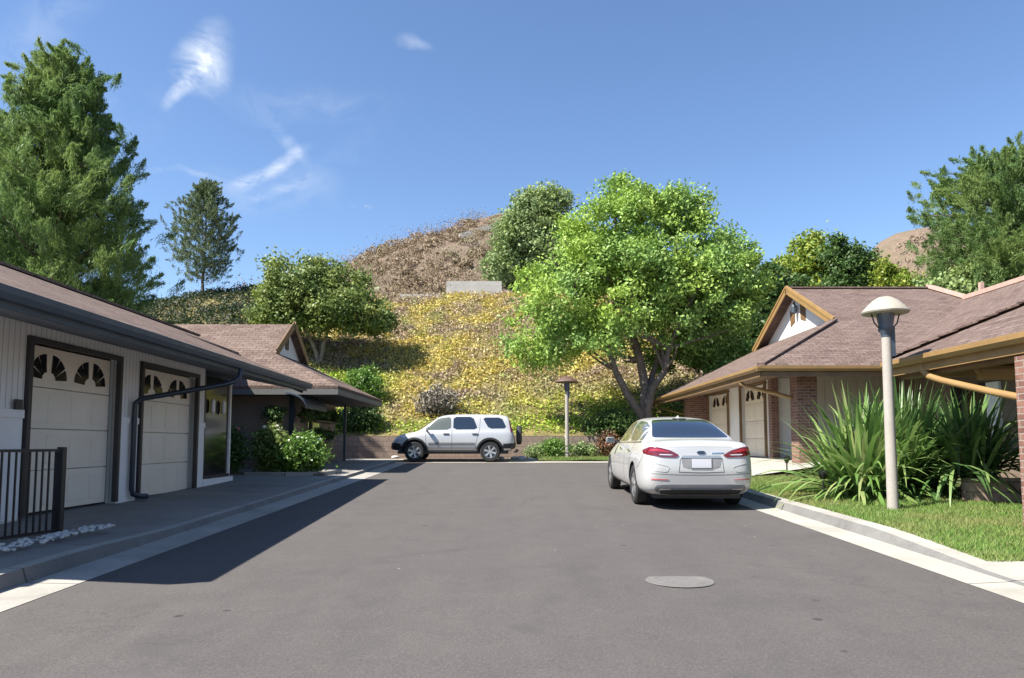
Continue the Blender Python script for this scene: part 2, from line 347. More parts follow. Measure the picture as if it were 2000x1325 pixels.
M['lamp_glass'] = simple('lamp_lens', (0.075, 0.095, 0.125), 0.15, 0.1, 5)
M['bark'] = simple('bark', (0.13, 0.105, 0.09), 0.95, 0.5, 7, bmp=0.9, bscale=22)
M['bark_p'] = simple('bark_pale', (0.26, 0.22, 0.18), 0.95, 0.4, 7, bmp=0.9, bscale=22)
M['terracotta'] = simple('terracotta', (0.46, 0.2, 0.1), 0.8, 0.15, 8)
M['rock'] = simple('river_rock', (0.5, 0.48, 0.46), 0.8, 0.4, 9)
M['conc_wall'] = concrete_mat('drain_concrete', (0.44, 0.42, 0.385), None, 0.25)
# ------------------------------------------------------------------ ground
SL = 0.0265
def zr(y): return SL * y if y < 27 else SL * 27
XL, XR = -3.57, 3.75
def strip(name, x0, x1, ys, f0, f1, mat, kind='structure'):
    mb = MB(); V = []
    for y in ys: V += [(x0(y) if callable(x0) else x0, y, f0(y)), (x1(y) if callable(x1) else x1, y, f1(y))]
    mb.add(V, [(2 * i, 2 * i + 1, 2 * i + 3, 2 * i + 2) for i in range(len(ys) - 1)])
    return tag(mb.build(name, mat), kind=kind)
def ylist(a, b, s): n = max(1, round((b - a) / s)); return [a + (b - a) * i / n for i in range(n + 1)]

mb = MB()                                                  # the earth under everything
gy = [-300, -60, -15] + ylist(-10, 27, 2) + [28.3, 60, 200, 900]
gx = [-900, -200, -60, -20, -8, 0, 8, 20, 60, 200, 900]
mb.add([(x, y, (zr(y) if y > -15 else SL * -15) - 0.16) for y in gy for x in gx],
       [(j * len(gx) + i, j * len(gx) + i + 1, (j + 1) * len(gx) + i + 1, (j + 1) * len(gx) + i) for j in range(len(gy) - 1) for i in range(len(gx) - 1)])
tag(mb.build('ground', M['soil']), kind='structure')
strip('road', XL - 0.02, XR + 0.02, ylist(-12, 24.7, 0.6), zr, zr, M['asphalt'])
lo = lambda y: zr(y) + 0.004
# left gutter, rolled kerb, walk
strip('gutter_pavement', XL - 0.42, XL, ylist(-12, 24.6, 1), lambda y: zr(y) + 0.012, lo, M['gutter'])
def lk(y):                                                 # height of the left kerb top
    return zr(y) + (0.13 if y < 7.0 else 0.13 - 0.05 * min(1, (y - 7.0) / 1.6))
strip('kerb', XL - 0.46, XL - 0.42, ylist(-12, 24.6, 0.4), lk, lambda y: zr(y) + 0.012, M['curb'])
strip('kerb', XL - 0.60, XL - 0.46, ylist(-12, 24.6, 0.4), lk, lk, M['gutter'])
FL = 0.44
def pad(y): return max(FL, zr(y) + 0.12)
def walk_in(y): return pad(y) - 0.004 if y > 8.2 else zr(y) + 0.20
strip('pavement', -7.2, XL - 0.60, ylist(-12, 24.6, 0.5), walk_in, lk, M['walk'])
strip('courtyard_pavement', -12, -7.2, ylist(13, 24.6, 1), walk_in, walk_in, M['walk'])
# back apron
strip('apron_pavement', XL - 2.5, XR + 0.3, [24.7, 25.0, 26.6], lambda y: zr(y) + 0.012 + (0.04 if y > 25 else 0), lambda y: zr(y) + 0.012 + (0.04 if y > 25 else 0), M['drive'])
# right gutter, kerb, lawn, drives
strip('gutter_pavement', XR, XR + 0.34, ylist(-12, 24.7, 1), lo, lambda y: zr(y) + 0.02, M['drive'])
def rk(y):
    if y < 6.2: return zr(y) + 0.03
    if y < 8.2: return zr(y) + 0.03 + 0.1 * (y - 6.2) / 2
    if y < 15.0: return zr(y) + 0.13
    if y < 16.2: return zr(y) + 0.13 - 0.10 * (y - 15) / 1.2
    return zr(y) + 0.03
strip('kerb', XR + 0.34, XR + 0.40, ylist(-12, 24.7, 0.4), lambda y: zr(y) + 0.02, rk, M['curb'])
strip('kerb', XR + 0.40, XR + 0.62, ylist(-12, 24.7, 0.4), rk, rk, M['gutter'])
FR = 0.925
strip('driveway_pavement', XR + 0.62, 7.6, ylist(16.0, 30, 1), rk, lambda y: FR - 0.003, M['drive'])
strip('driveway_pavement', XR + 0.62, 12, ylist(-12, 6.7, 0.5), rk, lambda y: zr(y) + 0.06, M['drive'])
# lawn as a gently mounded sheet
def lawn_z(x, y):
    u = min(1, max(0, (x - 4.37) / 2.0)); e = min(1, max(0, (y - 6.7) / 1.2))
    k0 = 0.125 if y > 8.2 else 0.045 + 0.08 * (y - 6.2) / 2
    return zr(y) + k0 + 0.035 * u * e + 0.02 * math.sin(x * 2.1 + y * 1.3) * u * e
def heightgrid(name, xs, ys, fz, mat):
    V = np.array([(x, y, fz(x, y)) for y in ys for x in xs]); nx = len(xs)
    F = np.array([(j * nx + i, j * nx + i + 1, (j + 1) * nx + i + 1, (j + 1) * nx + i) for j in range(len(ys) - 1) for i in range(nx - 1)])
    return tag(np_mesh(name, V, F, mat, smooth=True), kind='structure')
def skirt(fz, x0, x1, y0, y1):
    return lambda x, y: fz(min(max(x, x0), x1), min(max(y, y0), y1)) - (0.25 if (x < x0 or x > x1 or y < y0 or y > y1) else 0)
def lawn_mat():
    m, n, l, p = new_mat('lawn_soil'); co = objco(n)
    f = noise(n, l, 1.6, 5, 0.65, co); g = noise(n, l, 30, 4, 0.7, co)
    c = ramp(n, l, f, [(0.35, (0.07, 0.10, 0.03)), (0.55, (0.10, 0.12, 0.045)), (0.7, (0.20, 0.17, 0.09))])
    c = mixnode(n, l, ramp(n, l, g, [(0.4, (0, 0, 0)), (0.7, (0.5, 0.5, 0.5))]), c, (0.08, 0.10, 0.03))
    l.new(c, p.inputs['Base Color']); p.inputs['Roughness'].default_value = 0.95; return m
M['lawn'] = lawn_mat()
heightgrid('lawn_ground', [4.368] + ylist(4.37, 14, 0.3), [6.698] + ylist(6.7, 16.0, 0.3) + [16.002], skirt(lawn_z, 4.37, 14, 6.7, 16.0), M['lawn'])
heightgrid('lawn_ground', ylist(0.9, 4.3, 0.3), ylist(25.4, 28.3, 0.3), lambda x, y: 0.73 + 0.03 * (y - 25.4) + 0.02 * math.sin(x * 3), M['lawn'])

# ------------------------------------------------------------------ leaf / blade scatter
def quads(C, size, up=0.0, out=None, aspect=0.6, droop=None, jit=0.35):   # C (n,3) centres; rhombic leaves
    n = len(C); d = rng.normal(size=(n, 3)); 
    if droop is not None: d = d * 0.6 + np.asarray(droop)
    d /= np.linalg.norm(d, axis=1)[:, None] + 1e-9
    nn = rng.normal(size=(n, 3))
    if out is not None: nn = nn * 0.7 + out * 0.9
    nn[:, 2] += up
    s = np.cross(nn, d); s /= np.linalg.norm(s, axis=1)[:, None] + 1e-9
    sz = size * (1 + jit * rng.uniform(-1, 1, n))[:, None]
    V = np.stack([C - d * sz / 2, C + s * sz * aspect / 2, C + d * sz / 2, C - s * sz * aspect / 2], axis=1).reshape(-1, 3)
    return V, np.arange(4 * n).reshape(n, 4)
def crown_points(lobes, nclump, nleaf, cr, shell=0.55, seed=None):
    P = []; O = []
    wts = np.array([l[3] * l[4] * l[5] for l in lobes]) ** 0.67; wts /= wts.sum()
    idx = rng.choice(len(lobes), nclump, p=wts)
    for i in idx:
        cx, cy, cz, rx, ry, rz = lobes[i][:6]
        d = rng.normal(size=3); d /= np.linalg.norm(d)
        rr = shell + (1 - shell) * rng.random() ** 0.5
        if rng.random() < 0.15: rr *= 0.6
        c = np.array([cx, cy, cz]) + d * rr * np.array([rx, ry, rz])
        k = max(4, int(nleaf * rng.uniform(0.5, 1.5)))
        q = rng.normal(size=(k, 3)) * cr * rng.uniform(0.6, 1.3) * np.array([1, 1, 0.7])
        P.append(c + q); O.append(np.tile(d, (k, 1)))
    return np.concatenate(P), np.concatenate(O)
def limb_pts(a, b, bend=0.15, n=6):
    a = Vector(a); b = Vector(b); L_ = (b - a).length; o = Vector((random.uniform(-1, 1), random.uniform(-1, 1), random.uniform(-.3, .6))) * bend * L_
    return [a.lerp(b, t) + o * math.sin(math.pi * t) + Vector((random.uniform(-1, 1), random.uniform(-1, 1), 0)) * 0.02 * L_ * (0 < t < 1) for t in [i / (n - 1) for i in range(n)]]
def tree(name, base, label, cat, lobes, mat, bark, nclump, nleaf, cr, size, limbs, tr, group=None, aspect=0.6, shell=0.55, fork=None, trunks=None, droop=None):
    """limbs: number of limbs growing from the trunk into lobes; fork: height of the first fork"""
    t = thing(name, base, label, cat, group)
    P, O = crown_points(lobes, nclump, nleaf, cr, shell)
    V, F = quads(P, size, 0.25, O, aspect, droop)
    np_mesh('crown', V, F, mat, t)
    mb = MB(); b = Vector(base); top = Vector((sum(l[0] for l in lobes) / len(lobes), sum(l[1] for l in lobes) / len(lobes), max(l[2] for l in lobes)))
    f = b + Vector((0, 0, fork if fork else (top.z - b.z) * 0.35))
    for tk in (trunks or [None]):
        f2 = f if tk is None else Vector(tk)
        pts = limb_pts(b - Vector((0, 0, 0.25)), f2, 0.05); mb.tube(pts, [tr * (1.25 - 0.5 * i / 5) for i in range(6)], 9)
        ls = sorted(lobes, key=lambda l: -(l[3] * l[5])) if tk is None else sorted(lobes, key=lambda l: (Vector(l[:3]) - f2).length)[:max(2, len(lobes) // 2)]
        for i in range(limbs):
            l = ls[i % len(ls)]; e = Vector((l[0] + random.uniform(-.5, .5) * l[3], l[1] + random.uniform(-.5, .5) * l[4], l[2] + random.uniform(-.3, .7) * l[5]))
            p = limb_pts(f2, e, 0.12, 7); mb.tube(p, [tr * 0.62 * (1 - 0.8 * j / 6) for j in range(7)], 7)
            for k in range(3):
                s0 = p[3 + k if k < 3 else 5]; e2 = s0 + Vector((random.uniform(-1, 1), random.uniform(-1, 1), random.uniform(0.1, 1))).normalized() * min(l[3], l[5]) * 0.8
                mb.tube(limb_pts(s0, e2, 0.1, 4), [tr * 0.24, tr * 0.17, tr * 0.1, tr * 0.05], 5)
    mb.build('trunk', bark, t, smooth=60)
    return t

# ------------------------------------------------------------------ hills
def interp(x, xs, ys): return float(np.interp(x, xs, ys))
CX = [-60, -34, -24, -16, -7.5, 8, 16, 30, 60]; CZ = [6.5, 8.6, 9.9, 11.0, 10.4, 10.3, 9.5, 9.0, 9]
HX = [-90, -40, -22, -19.5, -16.5, -12.5, -7.2, -1, 5, 12, 20, 30, 90]; HZ = [6, 8, 11, 17, 20.4, 22.0, 24.2, 25.8, 24.5, 21, 17, 14, 12]
def hn(x, y): return math.sin(x * .31 + y * .17) * .5 + math.sin(x * .83 - y * .61) * .22 + math.sin(x * 1.9 + y * 1.3) * .1 + math.sin(x*.11+1.3)*.4
def hill_z(x, y):
    zc = interp(x, CX, CZ); zh = interp(x, HX, HZ)
    z0 = 1.62 if abs(x) < 9 else 1.62 + min(1, (abs(x) - 9) / 10) * 0.3
    return interp(y, [28.2, 29.5, 44, 47.5, 75, 95, 140, 200], [z0, z0 + 0.55, zc, zc + .2, zh, zh - 5, 4, -2]) + hn(x, y) * min(1, max(0, (y - 29) / 6)) * (0.28 if y < 48 else 0.8)
def hill_mat():
    m, n, l, p = new_mat('hill_dry'); co = objco(n)
    a = noise(n, l, 0.18, 6, 0.7, co, 0.5); b = noise(n, l, 1.6, 6, 0.75, co)
    c = ramp(n, l, a, [(0.3, (0.11, 0.075, 0.055)), (0.45, (0.20, 0.14, 0.10)), (0.6, (0.16, 0.125, 0.08)), (0.72, (0.27, 0.18, 0.11))])
    c = mixnode(n, l, ramp(n, l, b, [(0.38, (0.75, 0.75, 0.75)), (0.6, (0, 0, 0))]), c, (0.10, 0.08, 0.05))
    sy = n.new('ShaderNodeSeparateXYZ'); l.new(co, sy.inputs[0]); lt = n.new('ShaderNodeMath'); lt.operation = 'LESS_THAN'; lt.inputs[1].default_value = 44.8; l.new(sy.outputs[1], lt.inputs[0])
    c = mixnode(n, l, lt.outputs[0], c, ramp(n, l, b, [(0.35, (0.12, 0.10, 0.035)), (0.65, (0.26, 0.21, 0.07))]))
    l.new(c, p.inputs['Base Color']); p.inputs['Roughness'].default_value = 0.95; bump(n, l, b, 1, 0.3, p); return m
M['hill'] = hill_mat()
heightgrid('hill', ylist(-90, 90, 1.5), [28.2, 28.8] + ylist(29.5, 48, 0.9) + ylist(50, 200, 2.5)[0:], hill_z, M['hill'])
def far_z(x, y): return -4 + 47.5 / (1 + math.exp(-(x - 60) / 4.0)) * math.exp(-((y - 135) / 38) ** 2) * (1 - max(0, x - 80) / 300) + hn(x * .5, y * .5) * .9
heightgrid('far_hill', ylist(20, 200, 3), ylist(80, 230, 4), far_z, M['hill'])

# yellow ground cover on the bank
def cover_mat():
    m, n, l, p = new_mat('ground_cover'); co = objco(n); g = n.new('ShaderNodeNewGeometry')
    a = noise(n, l, 0.38, 5, 0.6, co, 0.8); b = noise(n, l, 1.1, 3, 0.6, co)
    yel = ramp(n, l, g.outputs['Random Per Island'], [(0, (0.493, 0.319, 0.075)), (0.3, (0.638, 0.478, 0.090)), (0.55, (0.580, 0.493, 0.135)), (0.8, (0.392, 0.392, 0.090)), (1, (0.246, 0.246, 0.090))])
    dry = ramp(n, l, g.outputs['Random Per Island'], [(0, (0.189, 0.123, 0.112)), (0.5, (0.392, 0.290, 0.255)), (1, (0.377, 0.304, 0.150))])
    grn = ramp(n, l, g.outputs['Random Per Island'], [(0, (0.174, 0.304, 0.030)), (0.5, (0.319, 0.478, 0.045)), (1, (0.493, 0.551, 0.075))])
    fs_ = noise(n, l, 4.5, 4, 0.7, co); yel = mixnode(n, l, 0.6, yel, ramp(n, l, fs_, [(0.35, (0.30, 0.28, 0.07)), (0.5, (0.58, 0.45, 0.09)), (0.65, (0.62, 0.52, 0.16))]))
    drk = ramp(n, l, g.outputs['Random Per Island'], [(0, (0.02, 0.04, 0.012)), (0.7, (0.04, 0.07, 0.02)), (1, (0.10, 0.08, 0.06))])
    c = mixnode(n, l, ramp(n, l, a, [(0.46, (0.1, 0.1, 0.1)), (0.56, (0.9, 0.9, 0.9))]), yel, dry)
    c = mixnode(n, l, ramp(n, l, b, [(0.52, (0, 0, 0)), (0.68, (0.4, 0.4, 0.4))]), c, grn)
    s = n.new('ShaderNodeSeparateXYZ'); l.new(co, s.inputs[0])
    def mr(v, a0, a1): 
        r = n.new('ShaderNodeMapRange'); r.inputs[1].default_value = a0; r.inputs[2].default_value = a1; l.new(v, r.inputs[0]); return r.outputs[0]
    def mul(u, v):
        q = n.new('ShaderNodeMath'); q.operation = 'MULTIPLY'; l.new(u, q.inputs[0]); l.new(v, q.inputs[1]); return q.outputs[0]
    low = mul(mr(s.outputs[1], 33.0, 30.0), mr(s.outputs[0], -2.5, 2.5))
    strip_ = mr(s.outputs[1], 29.8, 29.0)
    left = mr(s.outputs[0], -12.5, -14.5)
    mid = mul(mul(mr(s.outputs[0], -4.8, -6.5), mr(s.outputs[1], 39.0, 37.0)), mr(s.outputs[0], -20, -19))
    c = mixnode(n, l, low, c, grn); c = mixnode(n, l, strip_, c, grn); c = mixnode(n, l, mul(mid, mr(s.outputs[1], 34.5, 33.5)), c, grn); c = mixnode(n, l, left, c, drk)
    l.new(c, p.inputs['Base Color']); p.inputs['Roughness'].default_value = 0.6
    t = n.new('ShaderNodeBsdfTranslucent'); l.new(c, t.inputs[0]); ms = n.new('ShaderNodeMixShader'); ms.inputs[0].default_value = 0.25
    l.new(p.outputs[0], ms.inputs[1]); l.new(t.outputs[0], ms.inputs[2]); l.new(ms.outputs[0], n['Material Output'].inputs[0]); return m
def hill_vec(xs, ys): return np.array([hill_z(float(a), float(b)) for a, b in zip(xs, ys)])
nC = 13000; cx = rng.uniform(-27, 18, nC); cy = 28.5 + 16 * rng.random(nC) ** 0.9; cz = hill_vec(cx, cy)
C = np.stack([cx, cy, cz], 1); k = 15
hh = rng.uniform(0.02, 0.26, nC)
P = np.repeat(C, k, 0) + rng.normal(size=(nC * k, 3)) * np.array([0.2, 0.2, 0.05]); P[:, 2] += np.repeat(hh, k) * rng.random(nC * k)
P[:, 2] += (P[:, 1] - np.repeat(cy, k)) * 0.5
V, F = quads(P, 0.125, 0.9, None, 0.7)
tag(np_mesh('ground_cover', V, F, cover_mat()), 'yellow and olive ground cover spreading over the bank behind the retaining wall', 'ground cover', kind='stuff')
# dry brush on the upper hill
nC = 6500; cx = rng.uniform(-24, 30, nC); cy = rng.uniform(45.5, 84, nC)
keep = np.array([math.sin(a * .55 + 1.7 * math.sin(b_ * .23)) + math.sin(b_ * .5 + 1.3 * math.sin(a * .31)) + math.sin((a + b_) * 1.1) * .5 for a, b_ in zip(cx, cy)]) > -.9
cx = cx[keep]; cy = cy[keep]; nC = len(cx)
C = np.stack([cx, cy, hill_vec(cx, cy)], 1); hs_ = rng.uniform(0.1, 1.0, nC) ** 3 * 1.5 + .12; k = 34
P = np.repeat(C, k, 0); H = np.repeat(hs_, k); P = P + rng.normal(size=P.shape) * np.stack([H * .55, H * .55, H * .1], 1); P[:, 2] += H * rng.random(len(P))
V, F = quads(P, 0.17, 0.1, None, 0.4, droop=(0, 0, 0.5))
tag(np_mesh('dry_brush', V, F, leaf_mat('dry_brush', [(0.16, 0.11, 0.075), (0.30, 0.20, 0.13), (0.36, 0.27, 0.19), (0.25, 0.20, 0.11), (0.2, 0.14, 0.12)], 0.15, 0.8, (0.20, 0.155, 0.085), 0.16)),
    'dry brown brush covering the upper hillside', 'brush', kind='stuff')
def bush_clumps(nC, x0, x1, y0, y1, fz, rmin, rmax, k, size):
    cx = rng.uniform(x0, x1, nC); cy = rng.uniform(y0, y1, nC); rr = rng.uniform(rmin, rmax, nC)
    C = np.stack([cx, cy, np.array([fz(float(a), float(b)) for a, b in zip(cx, cy)])], 1)
    d = rng.normal(size=(nC * k, 3)); d /= np.linalg.norm(d, axis=1)[:, None]; d[:, 2] = np.abs(d[:, 2]) * .75
    P = np.repeat(C, k, 0) + d * np.repeat(rr, k)[:, None] * (0.65 + .35 * rng.random(nC * k))[:, None]
    return quads(P, size, 0.2, d, .5)
V, F = bush_clumps(210, -23, 16, 46, 76, hill_z, .45, 1.25, 190, .24)
tag(np_mesh('dry_bushes', V, F, leaf_mat('dry_bush', [(0.15, 0.115, 0.08), (0.27, 0.20, 0.13), (0.36, 0.28, 0.19)], .15, .8, (0.20, 0.19, 0.10), .12)), 'rounded dry olive and brown bushes scattered up the hillside', 'brush', kind='stuff')
nC = 1200; cx = rng.uniform(50, 125, nC); cy = rng.uniform(88, 125, nC)
C = np.stack([cx, cy, np.array([far_z(a, b) for a, b in zip(cx, cy)])], 1); k = 10; P = np.repeat(C, k, 0) + rng.normal(size=(nC * k, 3)) * np.array([.8, .8, .3]); P[:, 2] += .4
V, F = quads(P, 0.6, 0.1, None, 0.5)
tag(np_mesh('dry_brush', V, F, leaf_mat('far_brush', [(0.18, 0.14, 0.10), (0.30, 0.23, 0.16), (0.12, 0.10, 0.07)], 0.1, 0.9)), 'dry brush dotting the pale far hill at the right', 'brush', kind='stuff')

# ------------------------------------------------------------------ house parts
def fan_window(mb, x, yc, zc, r, sgn, th):
    """quarter sunburst of three wedges in a plane of constant x"""
    for k in range(3):
        a0 = R(4 + 29 * k); a1 = R(4 + 29 * k + 24); pts = []
        for rr, an in ((0.30, (a0, a1)), (1.0, (a1, (a0 + a1) / 2, a0))):
            for a in an: pts.append((x, yc + sgn * math.cos(a) * r * rr, zc + math.sin(a) * r * rr))
        mb.slab(pts, th, (1, 0, 0))
def garage_door(parent, x, y0, y1, z0, z1, s, jamb, panel=True):
    """s=+1: the door faces +x"""
    fr = MB(); w_ = 0.07
    fr.box(min(x, x + s * .07), max(x, x + s * .07), y0 - w_, y0, z0, z1 + w_); fr.box(min(x, x + s * .07), max(x, x + s * .07), y1, y1 + w_, z0, z1 + w_)
    fr.box(min(x, x + s * .07), max(x, x + s * .07), y0, y1, z1, z1 + w_)
    xd = x - s * 0.09
    dm = MB(); n = 4; h = (z1 - z0) / n
    for i in range(n):
        a = z0 + i * h + 0.004; b = z0 + (i + 1) * h - 0.006
        dm.box(min(xd - s * .04, xd), max(xd - s * .04, xd), y0 + .005, y1 - .005, a, b)
        for j in range(4 if i < 3 else 0):
            ww = (y1 - y0) / 4
            for (e, f, t) in ((0.10, 0.075, 0.009),):
                dm.box(min(xd - s * .001, xd + s * t), max(xd - s * .001, xd + s * t), y0 + j * ww + e * ww * 1.2, y0 + (j + 1) * ww - e * ww * 1.2, a + f, b - f)
    door = dm.build('garage_door', M['door'], parent, bevel=0.004)
    gl = MB().box(min(xd - s * .06, xd - s * .042), max(xd - s * .06, xd - s * .042), y0 + .005, y1 - .005, z0, z1).build('backing', M['door_line'], door)
    zc = z1 - h + 0.10; r = min(0.34, h - 0.17); ww = (y1 - y0)
    for q in (0.27, 0.74):
        wm = MB()
        for sg in (-1, 1): fan_window(wm, xd + (0.001 if s > 0 else -0.013), y0 + ww * q + sg * 0.05, zc, r, sg, 0.012)
        wm.build('sunburst_window', M['win'], door)
    fr.build('door_frame', jamb, parent)
    return door
GUT = [(0, 0), (0, -0.11), (-0.07, -0.11), (-0.11, -0.06), (-0.115, 0.0), (-0.105, 0.005), (-0.10, -0.03), (-0.02, -0.03), (-0.02, 0)]
def mirror(p): return [(-a, b) for a, b in p]

# ---- near left garage block
B = (-6.0, 11.0, FL)
t = thing('garage_building', B, 'long white garage block with two cream sunburst doors and slate blue eave at left', 'garage', rz=0.0214)
wl = MB(); Y = [4.9, 8.79, 10.86, 11.59, 13.71, 14.12]
for a, b in ((4.9, 8.72), (10.93, 11.52), (13.78, 14.12)): wl.box(-6.15, -6.0, a, b, 0.2, 2.85)
for a, b in ((8.72, 10.93), (11.52, 13.78)): wl.box(-6.148, -6.002, a, b, 2.645, 2.849)
wl.build('wall', M['siding'], t)
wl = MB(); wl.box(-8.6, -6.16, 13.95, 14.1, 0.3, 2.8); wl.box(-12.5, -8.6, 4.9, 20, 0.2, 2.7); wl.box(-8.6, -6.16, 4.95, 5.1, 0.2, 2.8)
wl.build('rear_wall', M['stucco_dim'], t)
for a, b in ((5.0, 8.70), (10.95, 11.50), (13.80, 14.12)):
    tr = MB(); tr.box(-5.998, -5.965, a, b, 1.62, 1.72); tr.box(-5.999, -5.985, a, b, 0.4, 1.621)
    tr.build('wainscot', M['stucco'], t, bevel=0.004)
for i, (a, b) in enumerate(((8.8, 10.85), (11.6, 13.7))): garage_door(t, -6.02, a, b, FL, 2.57, 1, M['trim_dark'])
MB().box(-5.965, -5.94, 8.5, 8.62, 1.72, 1.84).build('number_plate', M['trim_dark'], t)
ez, ex = 2.71, -4.6
rz_ = lambda x: ez + 0.4 * (ex - x)
rf = MB(); rf.slab([(x, y, rz_(x)) for x, y in ((ex, 5.15), (ex, 16.5), (-7.6, 16.5), (-7.6, 20.4), (-8.8, 20.4), (-8.8, 5.15))], 0.09)
rf.slab([(-8.8, 5.15, rz_(-8.8)), (-8.8, 20.4, rz_(-8.8)), (-13, 20.4, ez), (-13, 5.15, ez)], 0.09)
roof = rf.build('roof', M['shingle'], t)
rc = MB(); rc.beam((-8.8, 5.15, rz_(-8.8) + .0), (-8.8, 20.3, rz_(-8.8) + .0), 0.26, 0.05); rc.build('ridge_cap', M['shingle'], roof)
fz = MB(); fz.box(ex - 0.06, ex - 0.02, 5.17, 16.48, ez - 0.19, ez - 0.075); fz.beam((ex - .04, 5.13, ez - .13), (-8.8, 5.13, rz_(-8.8) - .13), 0.04, 0.18); fz.beam((ex - .1, 16.5, ez - .16), (-7.6, 16.5, rz_(-7.6) - .16), 0.04, 0.16)
fz.build('fascia', M['slate_paint'], t)
sf = MB(); sf.slab([(ex - 0.07, 5.2, ez - 0.17), (ex - 0.07, 16.46, ez - 0.17), (-6.0, 16.46, ez + 0.10), (-6.0, 5.2, ez + 0.10)], 0.02)
sf.slab([(-6.0, 14.13, ez + .101), (-6.0, 16.46, ez + .101), (-8.6, 16.46, ez + .101), (-8.6, 14.13, ez + .101)], 0.02)
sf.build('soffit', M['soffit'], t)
g = MB(); g.extrude_profile((ex - 0.018, 5.15, ez - 0.02), (ex - 0.018, 16.55, ez - 0.02), mirror(GUT)); g.build('gutter', M['slate_paint'], t)
ds = MB(); ds.tube([(-4.53, 11.95, 2.56), (-4.54, 11.92, 2.42), (-4.60, 11.87, 2.35), (-4.75, 11.80, 2.29), (-5.6, 11.42, 2.08), (-5.85, 11.3, 2.02), (-5.92, 11.25, 1.94), (-5.92, 11.25, 1.8), (-5.92, 11.25, 0.6), (-5.91, 11.27, 0.53), (-5.85, 11.36, 0.49), (-5.8, 11.5, 0.48)], 0.042, 8)
ds.build('downspout', M['spout_dark'], t, smooth=50)
wd = MB().box(-6.1, -6.06, 14.2, 15.55, 0.68, 2.68).build('window', M['win'], t)
wf = MB(); wf.box(-6.12, -6.0, 14.13, 14.2, 0.62, 2.69); wf.box(-6.12, -6.0, 14.2, 15.55, 0.62, 0.68)
wf.build('window_frame', M['trim_dark'], t)
MB().box(-6.1, -6.02, 15.56, 15.63, 0.44, 2.7).build('post', M['stucco'], t, bevel=0.005)
MB().box(-6.14, -5.97, 14.125, 15.7, 0.3, 0.615).build('sill_wall', M['stucco'], t, bevel=0.006)
for yy in (14.55, 15.12):
    MB().lathe([(.02, 1.93), (.045, 1.97), (.045, 2.17), (.015, 2.22)], (-6.0, yy, 0), 10).build('lantern', M['stucco'], t, smooth=40)

# ---- far left Dutch gabled house
B = (-6.5, 22, pad(22))
t = thing('house', B, 'far left low house with small white dutch gable above a shaded porch', 'house')
exL, ezL, y0, y1, yc, zR, xg, zg = -4.6, 2.85, 18.9, 25.3, 22.1, 5.02, -7.0, 4.0
pL = (zR - ezL) / (yc - y0); yg0 = y0 + (zg - ezL) / pL; yg1 = y1 - (zg - ezL) / pL
ph = (zg - ezL) / (exL - xg); xo = xg + 0.22; q = (exL - xo) / (exL - xg)
rf = MB()
rf.slab([(exL, y0, ezL), (exL, y1, ezL), (xg, yg1, zg), (xg, yg0, zg)], 0.09)
hy0 = y0 + (yg0 - y0) * q; hz = ezL + (zg - ezL) * q
rf.slab([(exL, y0, ezL), (xo, hy0, hz), (xo, yc, zR), (-14, yc, zR), (-14, y0, ezL)], 0.09)
rf.slab([(exL, y1, ezL), (-14, y1, ezL), (-14, yc, zR), (xo, yc, zR), (xo, y1 - (yg0 - y0) * q, hz)], 0.09)
roof = rf.build('roof', M['shingle'], t)
gb = MB(); gb.slab([(xg, yg0, zg - .05), (xg, yg1, zg - .05), (xg, yc, zR - .09)], 0.1, (-1, 0, 0)); gb.build('gable', M['siding'], t)
rk_ = MB(); rk_.beam((xo + .02, hy0 + .05, hz + .04), (xo + .02, yc, zR + .0), 0.03, 0.22); rk_.beam((xo + .02, y1 - (hy0 - y0) - .05, hz + .04), (xo + .02, yc, zR + .0), 0.03, 0.22); rk_.build('rake_board', M['ochre_d'], t)
vt = MB(); vt.box(xg + .0, xg + .03, yc - .14, yc + .14, zg + .22, zg + .62); vt.build('gable_vent', M['trim_dark'], t)
fz = MB(); fz.box(exL - .05, exL - .0, y0, y1, ezL - .24, ezL - .075); fz.box(-14, exL - .05, y0 + .0, y0 + .04, ezL - .24, ezL - .08); fz.box(-14, exL - .05, y1 - .04, y1, ezL - .24, ezL - .08)
fz.build('fascia', simple('fascia_grey', (0.12, 0.118, 0.11), .7), t)
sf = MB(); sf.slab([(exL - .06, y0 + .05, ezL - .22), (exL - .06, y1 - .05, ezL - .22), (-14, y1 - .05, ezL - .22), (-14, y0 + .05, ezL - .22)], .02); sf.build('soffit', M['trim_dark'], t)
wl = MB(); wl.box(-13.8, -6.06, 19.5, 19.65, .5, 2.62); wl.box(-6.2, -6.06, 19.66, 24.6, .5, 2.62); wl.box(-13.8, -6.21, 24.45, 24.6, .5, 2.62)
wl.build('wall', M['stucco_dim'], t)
ps = MB(); ps.box(-6.03, -5.9, 19.4, 19.53, .55, 2.63); ps.build('post', M['spout_dark'], t)
ps = MB(); ps.box(-5.92, -5.82, 20.9, 21.0, .6, 2.63); ps.build('post', M['spout_dark'], t)
ps = MB(); ps.box(-5.66, -5.58, 24.1, 24.18, .7, 2.63); ps.build('post', M['slate_paint'], t)
aw = MB()
for (xa, ya) in ((-5.95, 19.2),):
    prof = [(math.cos(a) * .55, math.sin(a) * .38) for a in [R(90 - 15 * i) for i in range(7)]]
    pts = [(-5.95 + 0.0 + p0, 2.28 + p1) for p0, p1 in prof]
    for i in range(6):
        (a0, c0), (a1, c1) = pts[i], pts[i + 1]
        aw.slab([(a0, 18.75, c0), (a1, 18.75, c1), (a1, 20.9, c1), (a0, 20.9, c0)], 0.04)
aw.build('awning', M['slate_paint'], t)
